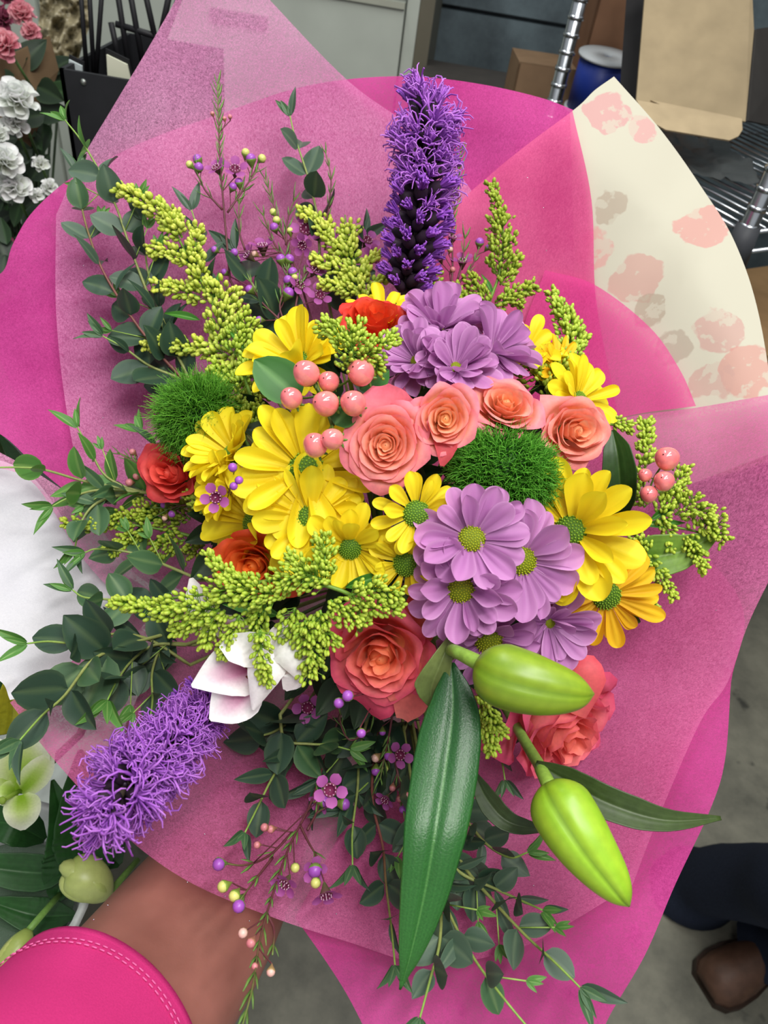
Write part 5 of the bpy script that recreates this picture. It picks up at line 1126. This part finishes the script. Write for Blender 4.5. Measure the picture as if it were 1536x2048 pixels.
for i in range(150):
    u, v = rnd.uniform(-60, 135), rnd.uniform(120, 600); d = rnd.uniform(1.04, 1.25)
    if 95 < u and v > 110: continue
    leafobj(bgf, P(u, v, d) - bO, Dv(rnd.gauss(0, 1), rnd.gauss(.2, 1), .3), Dv(rnd.gauss(0, .4), rnd.gauss(0, .4), 1), m_(rnd.uniform(50, 90), d), me=rnd.choice(FM))
b = MB()
for i in range(14):
    x = -40 + i * 12; b.tube([P(x, 200 + 20 * math.sin(i), 1.15) - bO, P(60 + i, 800, 1.3) - bO], .002, (70, 90, 60), 5)
b.build('stem', M['stem'], bgf)
bk = thing('flower_bucket', 'dark flower bucket on the work table under the white flowers', 'bucket', Vector((-.62, 1.1, .722)))
b = MB(); b.lathe(Vector((0, 0, 0)), Matrix.Identity(3), [(.001, 0), (.085, 0), (.115, .26), (.12, .265), (.112, .262), (.082, .01), (.001, .01)], (46, 50, 52), 28); b.build('shell', M['dark'], bk)
b = MB(); b.lathe(Vector((0, 0, .24)), Matrix.Identity(3), [(.118, 0), (.122, .006), (.118, .012)], (60, 64, 66), 28); b.build('rim', M['dark'], bk)
# ------------------------------------------------------------------ background, lower left
bl_ = flower_root('lily', 'pale green white open lily at the lower left edge beyond the tissue', 'lily', 42, 1580, .65, (0, .1, 1), None, stem=False)
for pts, wd in (([(42, 1585, .65), (45, 1510, .63), (70, 1450, .635)], [20, 44, 56, 48, 28, 3]), ([(42, 1585, .65), (80, 1540, .63), (108, 1500, .64)], [14, 24, 28, 24, 12, 3]), ([(42, 1585, .65), (5, 1530, .63), (-35, 1470, .64)], [16, 34, 44, 38, 22, 3]),
        ([(42, 1590, .64), (45, 1625, .62), (46, 1660, .625)], [14, 30, 34, 30, 20, 4]), ([(38, 1585, .65), (0, 1580, .63), (-50, 1600, .64)], [14, 26, 30, 24, 12, 3])):
    guard(bl_, '', pts, wd, [(226, 240, 160), (246, 252, 232)], 'petal', curv=.2, parent=bl_, stripe=(150, 196, 40))
b = MB(); b.tube([Vector((0, 0, 0)), Vector((0, 0, .03))], .002, (160, 190, 80), 6); b.ball(Vector((0, 0, .032)), Vector((0, 0, 1)), .0035, .002, (150, 180, 70), 8, 4); b.build('pistil', M['petal'], bl_)
b = MB(); b.tube([Vector((0, 0, 0)), Vector((0, -.03, -.10)), Vector((.02, -.08, -.16))], .004, (90, 130, 60), 8); b.build('stem', M['stem'], bl_)
DG = ((26, 62, 26), (44, 96, 40), (70, 120, 60))
for lb, pts, wd in (('broad dark leaf pointing up beside the open lily at lower left', [(110, 1800, .69), (140, 1700, .69), (105, 1560, .67)], [10, 40, 50, 44, 24, 3]), ('large dark leaf behind the shaggy purple spike at lower left', [(160, 1760, .69), (175, 1660, .69), (160, 1500, .68)], [16, 50, 64, 60, 40, 4]),
        ('long leaf lying level above the white bowl', [(140, 1745, .69), (60, 1745, .69), (-60, 1730, .68)], [6, 26, 34, 34, 28, 20]), ('dark leaf below the open lily, left frame edge', [(90, 1680, .71), (30, 1650, .69), (-40, 1640, .7)], [6, 26, 36, 34, 28, 20]),
        ('dark leaf hanging into the white bowl', [(150, 1830, .69), (70, 1830, .7), (-30, 1800, .69)], [6, 26, 34, 30, 20, 5]), ('dark leaf near the elbow at lower left', [(240, 1730, .72), (200, 1690, .71), (150, 1640, .7)], [6, 30, 44, 40, 24, 4]),
        ('dark leaf at the left frame edge above the open lily', [(20, 1440, .69), (5, 1400, .7), (-20, 1355, .69)], [6, 18, 22, 22, 18, 5]), ('dark leaf tip showing at the left edge under the hot pink lobe', [(30, 960, .69), (12, 910, .7), (-10, 860, .69)], [10, 24, 26, 20, 10, 3])):
    blade(lb, pts, wd, DG, 'leaf', .25, nm='lily_leaf')
blade('ribbed yellow green leaf between the tissue corner and open lily', [(18, 1470, .69), (25, 1420, .68), (18, 1350, .67)], [30, 34, 34, 30, 20, 5], ((178, 176, 40), (206, 200, 50), (140, 140, 30)), 'leaf', .2)
def smallbud(label, pts, R_, c1, c2):
    path = smooth_path([P(*p) for p in pts], 6); O = path[0]; t = thing('lily_bud', label, 'lily bud', O, None, 'greenish lily buds over the white bowl'); dd = pts[0][2]
    b = MB(); b.tube([p - O for p in path], lambda q: m_(R_, dd) * max(.06, math.sin(PI * min(.97, q * .92 + .06)) ** .7), lambda q: mix(c1, c2, q), 14); b.build('bud_body', M['waxy'], t)
    for k in range(3):
        g = k * 2.1; b = MB(); b.tube([p - O + Dv(math.cos(g), math.sin(g), .6) * m_(R_, dd) * .55 * math.sin(PI * i / (len(path) - 1)) for i, p in enumerate(path)], lambda q: m_(R_, dd) * .55 * max(.08, math.sin(PI * min(.98, q * .95 + .03))), lambda q: mix(c2, c1, q), 10, flat=.8); b.build('petal', M['waxy'], t)
    b = MB(); b.tube([Vector((0, 0, 0)), P(pts[0][0] + 60, pts[0][1] - 70, dd + .05) - O], .003, (110, 150, 70), 8); b.build('stem', M['stem'], t)
smallbud('half open cream green lily bud next to the forearm', [(215, 1790, .67), (185, 1765, .66), (150, 1745, .66), (135, 1740, .66)], 42, (196, 206, 130), (168, 184, 96))
smallbud('green lily bud lowest at the left edge below the bowl rim', [(58, 1860, .64), (35, 1900, .63), (5, 1950, .625), (-15, 1985, .625)], 30, (150, 170, 84), (196, 200, 120))
bc = Vector(plane(15, 1825, 2, .79)); bw = thing('white_bowl', 'white bowl holding cut lilies at the lower left', 'bowl', Vector((bc.x, bc.y, .722)))
b = MB(); b.lathe(Vector((0, 0, 0)), Matrix.Identity(3), [(.001, 0), (.055, 0), (.066, .06), (.082, .12), (.087, .123), (.078, .12), (.062, .06), (.05, .008), (.001, .006)], (226, 230, 228), 36); b.build('shell', M['waxy'], bw)
b = MB(); b.lathe(Vector((0, 0, .08)), Matrix.Identity(3), [(.001, 0), (.063, 0)], (60, 84, 60), 30); b.build('water', M['gloss'], bw)
# ------------------------------------------------------------------ bystander at the right
def bystander():
    ft = plane(1505, 1925, 2, 0.0); O = Vector((ft.x, ft.y, 0)); hd = Dv(-.6, -.35, 0); hd.z = 0; hd.normalize(); F = frame(hd, Vector((0, 0, 1)))
    t = thing('person', 'person at the right edge in dark jeans and brown boots, only one lower leg showing', 'person', O, F)
    for sy, nm in ((0, 0), (-.16, 1)):
        off = Vector((0 if nm == 0 else .075, sy, 0)); hz_ = .055 if nm == 0 else .012
        b = MB(); sec = [(-.17, .030, .07), (-.14, .040, .085), (-.06, .040, .10), (.0, .038, .085), (.05, .047, .068), (.09, .049, .056), (.12, .044, .045), (.138, .028, .028)]
        n = 20; vs = []; fs = []; cs = []
        for i, (x, wy, hz) in enumerate(sec):
            for j in range(n):
                g = 2 * PI * j / n; z = math.sin(g); vs.append(off + Vector((x * (.6 if nm else 1) - (.05 if nm else 0), wy * math.cos(g), (.02 + hz * max(0, z) if z > 0 else .02 + .012 * z)))); cs.append((92, 66, 52))
        for i in range(len(sec) - 1):
            for j in range(n):
                j2 = (j + 1) % n; fs.append((i * n + j, i * n + j2, (i + 1) * n + j2, (i + 1) * n + j))
        fs.append(tuple(range(n - 1, -1, -1))); fs.append(tuple((len(sec) - 1) * n + j for j in range(n)))
        b.add(vs, fs, cs); bt = b.build('boot', M['leather'], t)
        b = MB(); k = 24; o2 = [(off + Vector((x * (.6 if nm else 1) - (.05 if nm else 0), wy * sg * 1.12, 0))) for sg in (1, -1) for x, wy in ([(s[0], s[1]) for s in sec] if sg == 1 else [(s[0], s[1]) for s in sec[::-1]])]
        m = len(o2); b.add([p + Vector((0, 0, .002)) for p in o2] + [p + Vector((0, 0, .022)) for p in o2], [tuple(range(m - 1, -1, -1)), tuple(range(m, 2 * m))] + [(i, (i + 1) % m, (i + 1) % m + m, i + m) for i in range(m)], (52, 38, 30)); b.build('sole', M['leather'], bt, False)
        b = MB(); pth = [off + Vector(p) for p in ((-.05, 0, hz_), (-.055, 0, .12), (-.06, 0, .30), (-.03, 0, .48), (-.06, sy * -.1, .86))]
        lw = F.transposed() @ Vector((0, -.42, 0)); pth = [p + lw * max(0, p.z - .05) for p in pth]; pth = smooth_path(pth, 5); kk = len(pth) - 1
        vs = []; fs = []; cs = []; n = 28
        for i, p in enumerate(pth):
            q = i / kk; R_ = .092 - .02 * min(1, q * 6) + .02 * q
            for j in range(n):
                g = 2 * PI * j / n; rr = R_ * (1 + .05 * noise.noise(Vector((math.cos(g) * 2, math.sin(g) * 2, i * .45)))); vs.append(p + Vector((rr * 1.1 * math.cos(g), rr * .92 * math.sin(g), 0))); cs.append((38, 44, 58))
        for i in range(kk):
            for j in range(n):
                j2 = (j + 1) % n; fs.append((i * n + j, i * n + j2, (i + 1) * n + j2, (i + 1) * n + j))
        b.add(vs, fs, cs); b.build('trouser_leg', M['denim'], t)
bystander()

# glitter specks on the tissue and the long leaf
rnd = random.Random(9); gm = MB()
O = P(770, 1100, .79)
for i in range(90):
    u, v = rnd.uniform(150, 1450), rnd.uniform(250, 1850)
    if math.hypot((u - 820) / 520, (v - 1010) / 480) < 1 or (u > 1150 and v < 830): continue
    d = DW(u, v) - .004; gm.ball(P(u, v, d) - O, Dv(0, 0, 1), .0006, .0004, (255, 255, 255), 4, 3)
o = gm.build('glitter', M['chrome'], None, True, Matrix.Translation(O)); tag(o, 'tiny silver glitter specks scattered over the pink tissue', 'glitter', None, 'stuff')
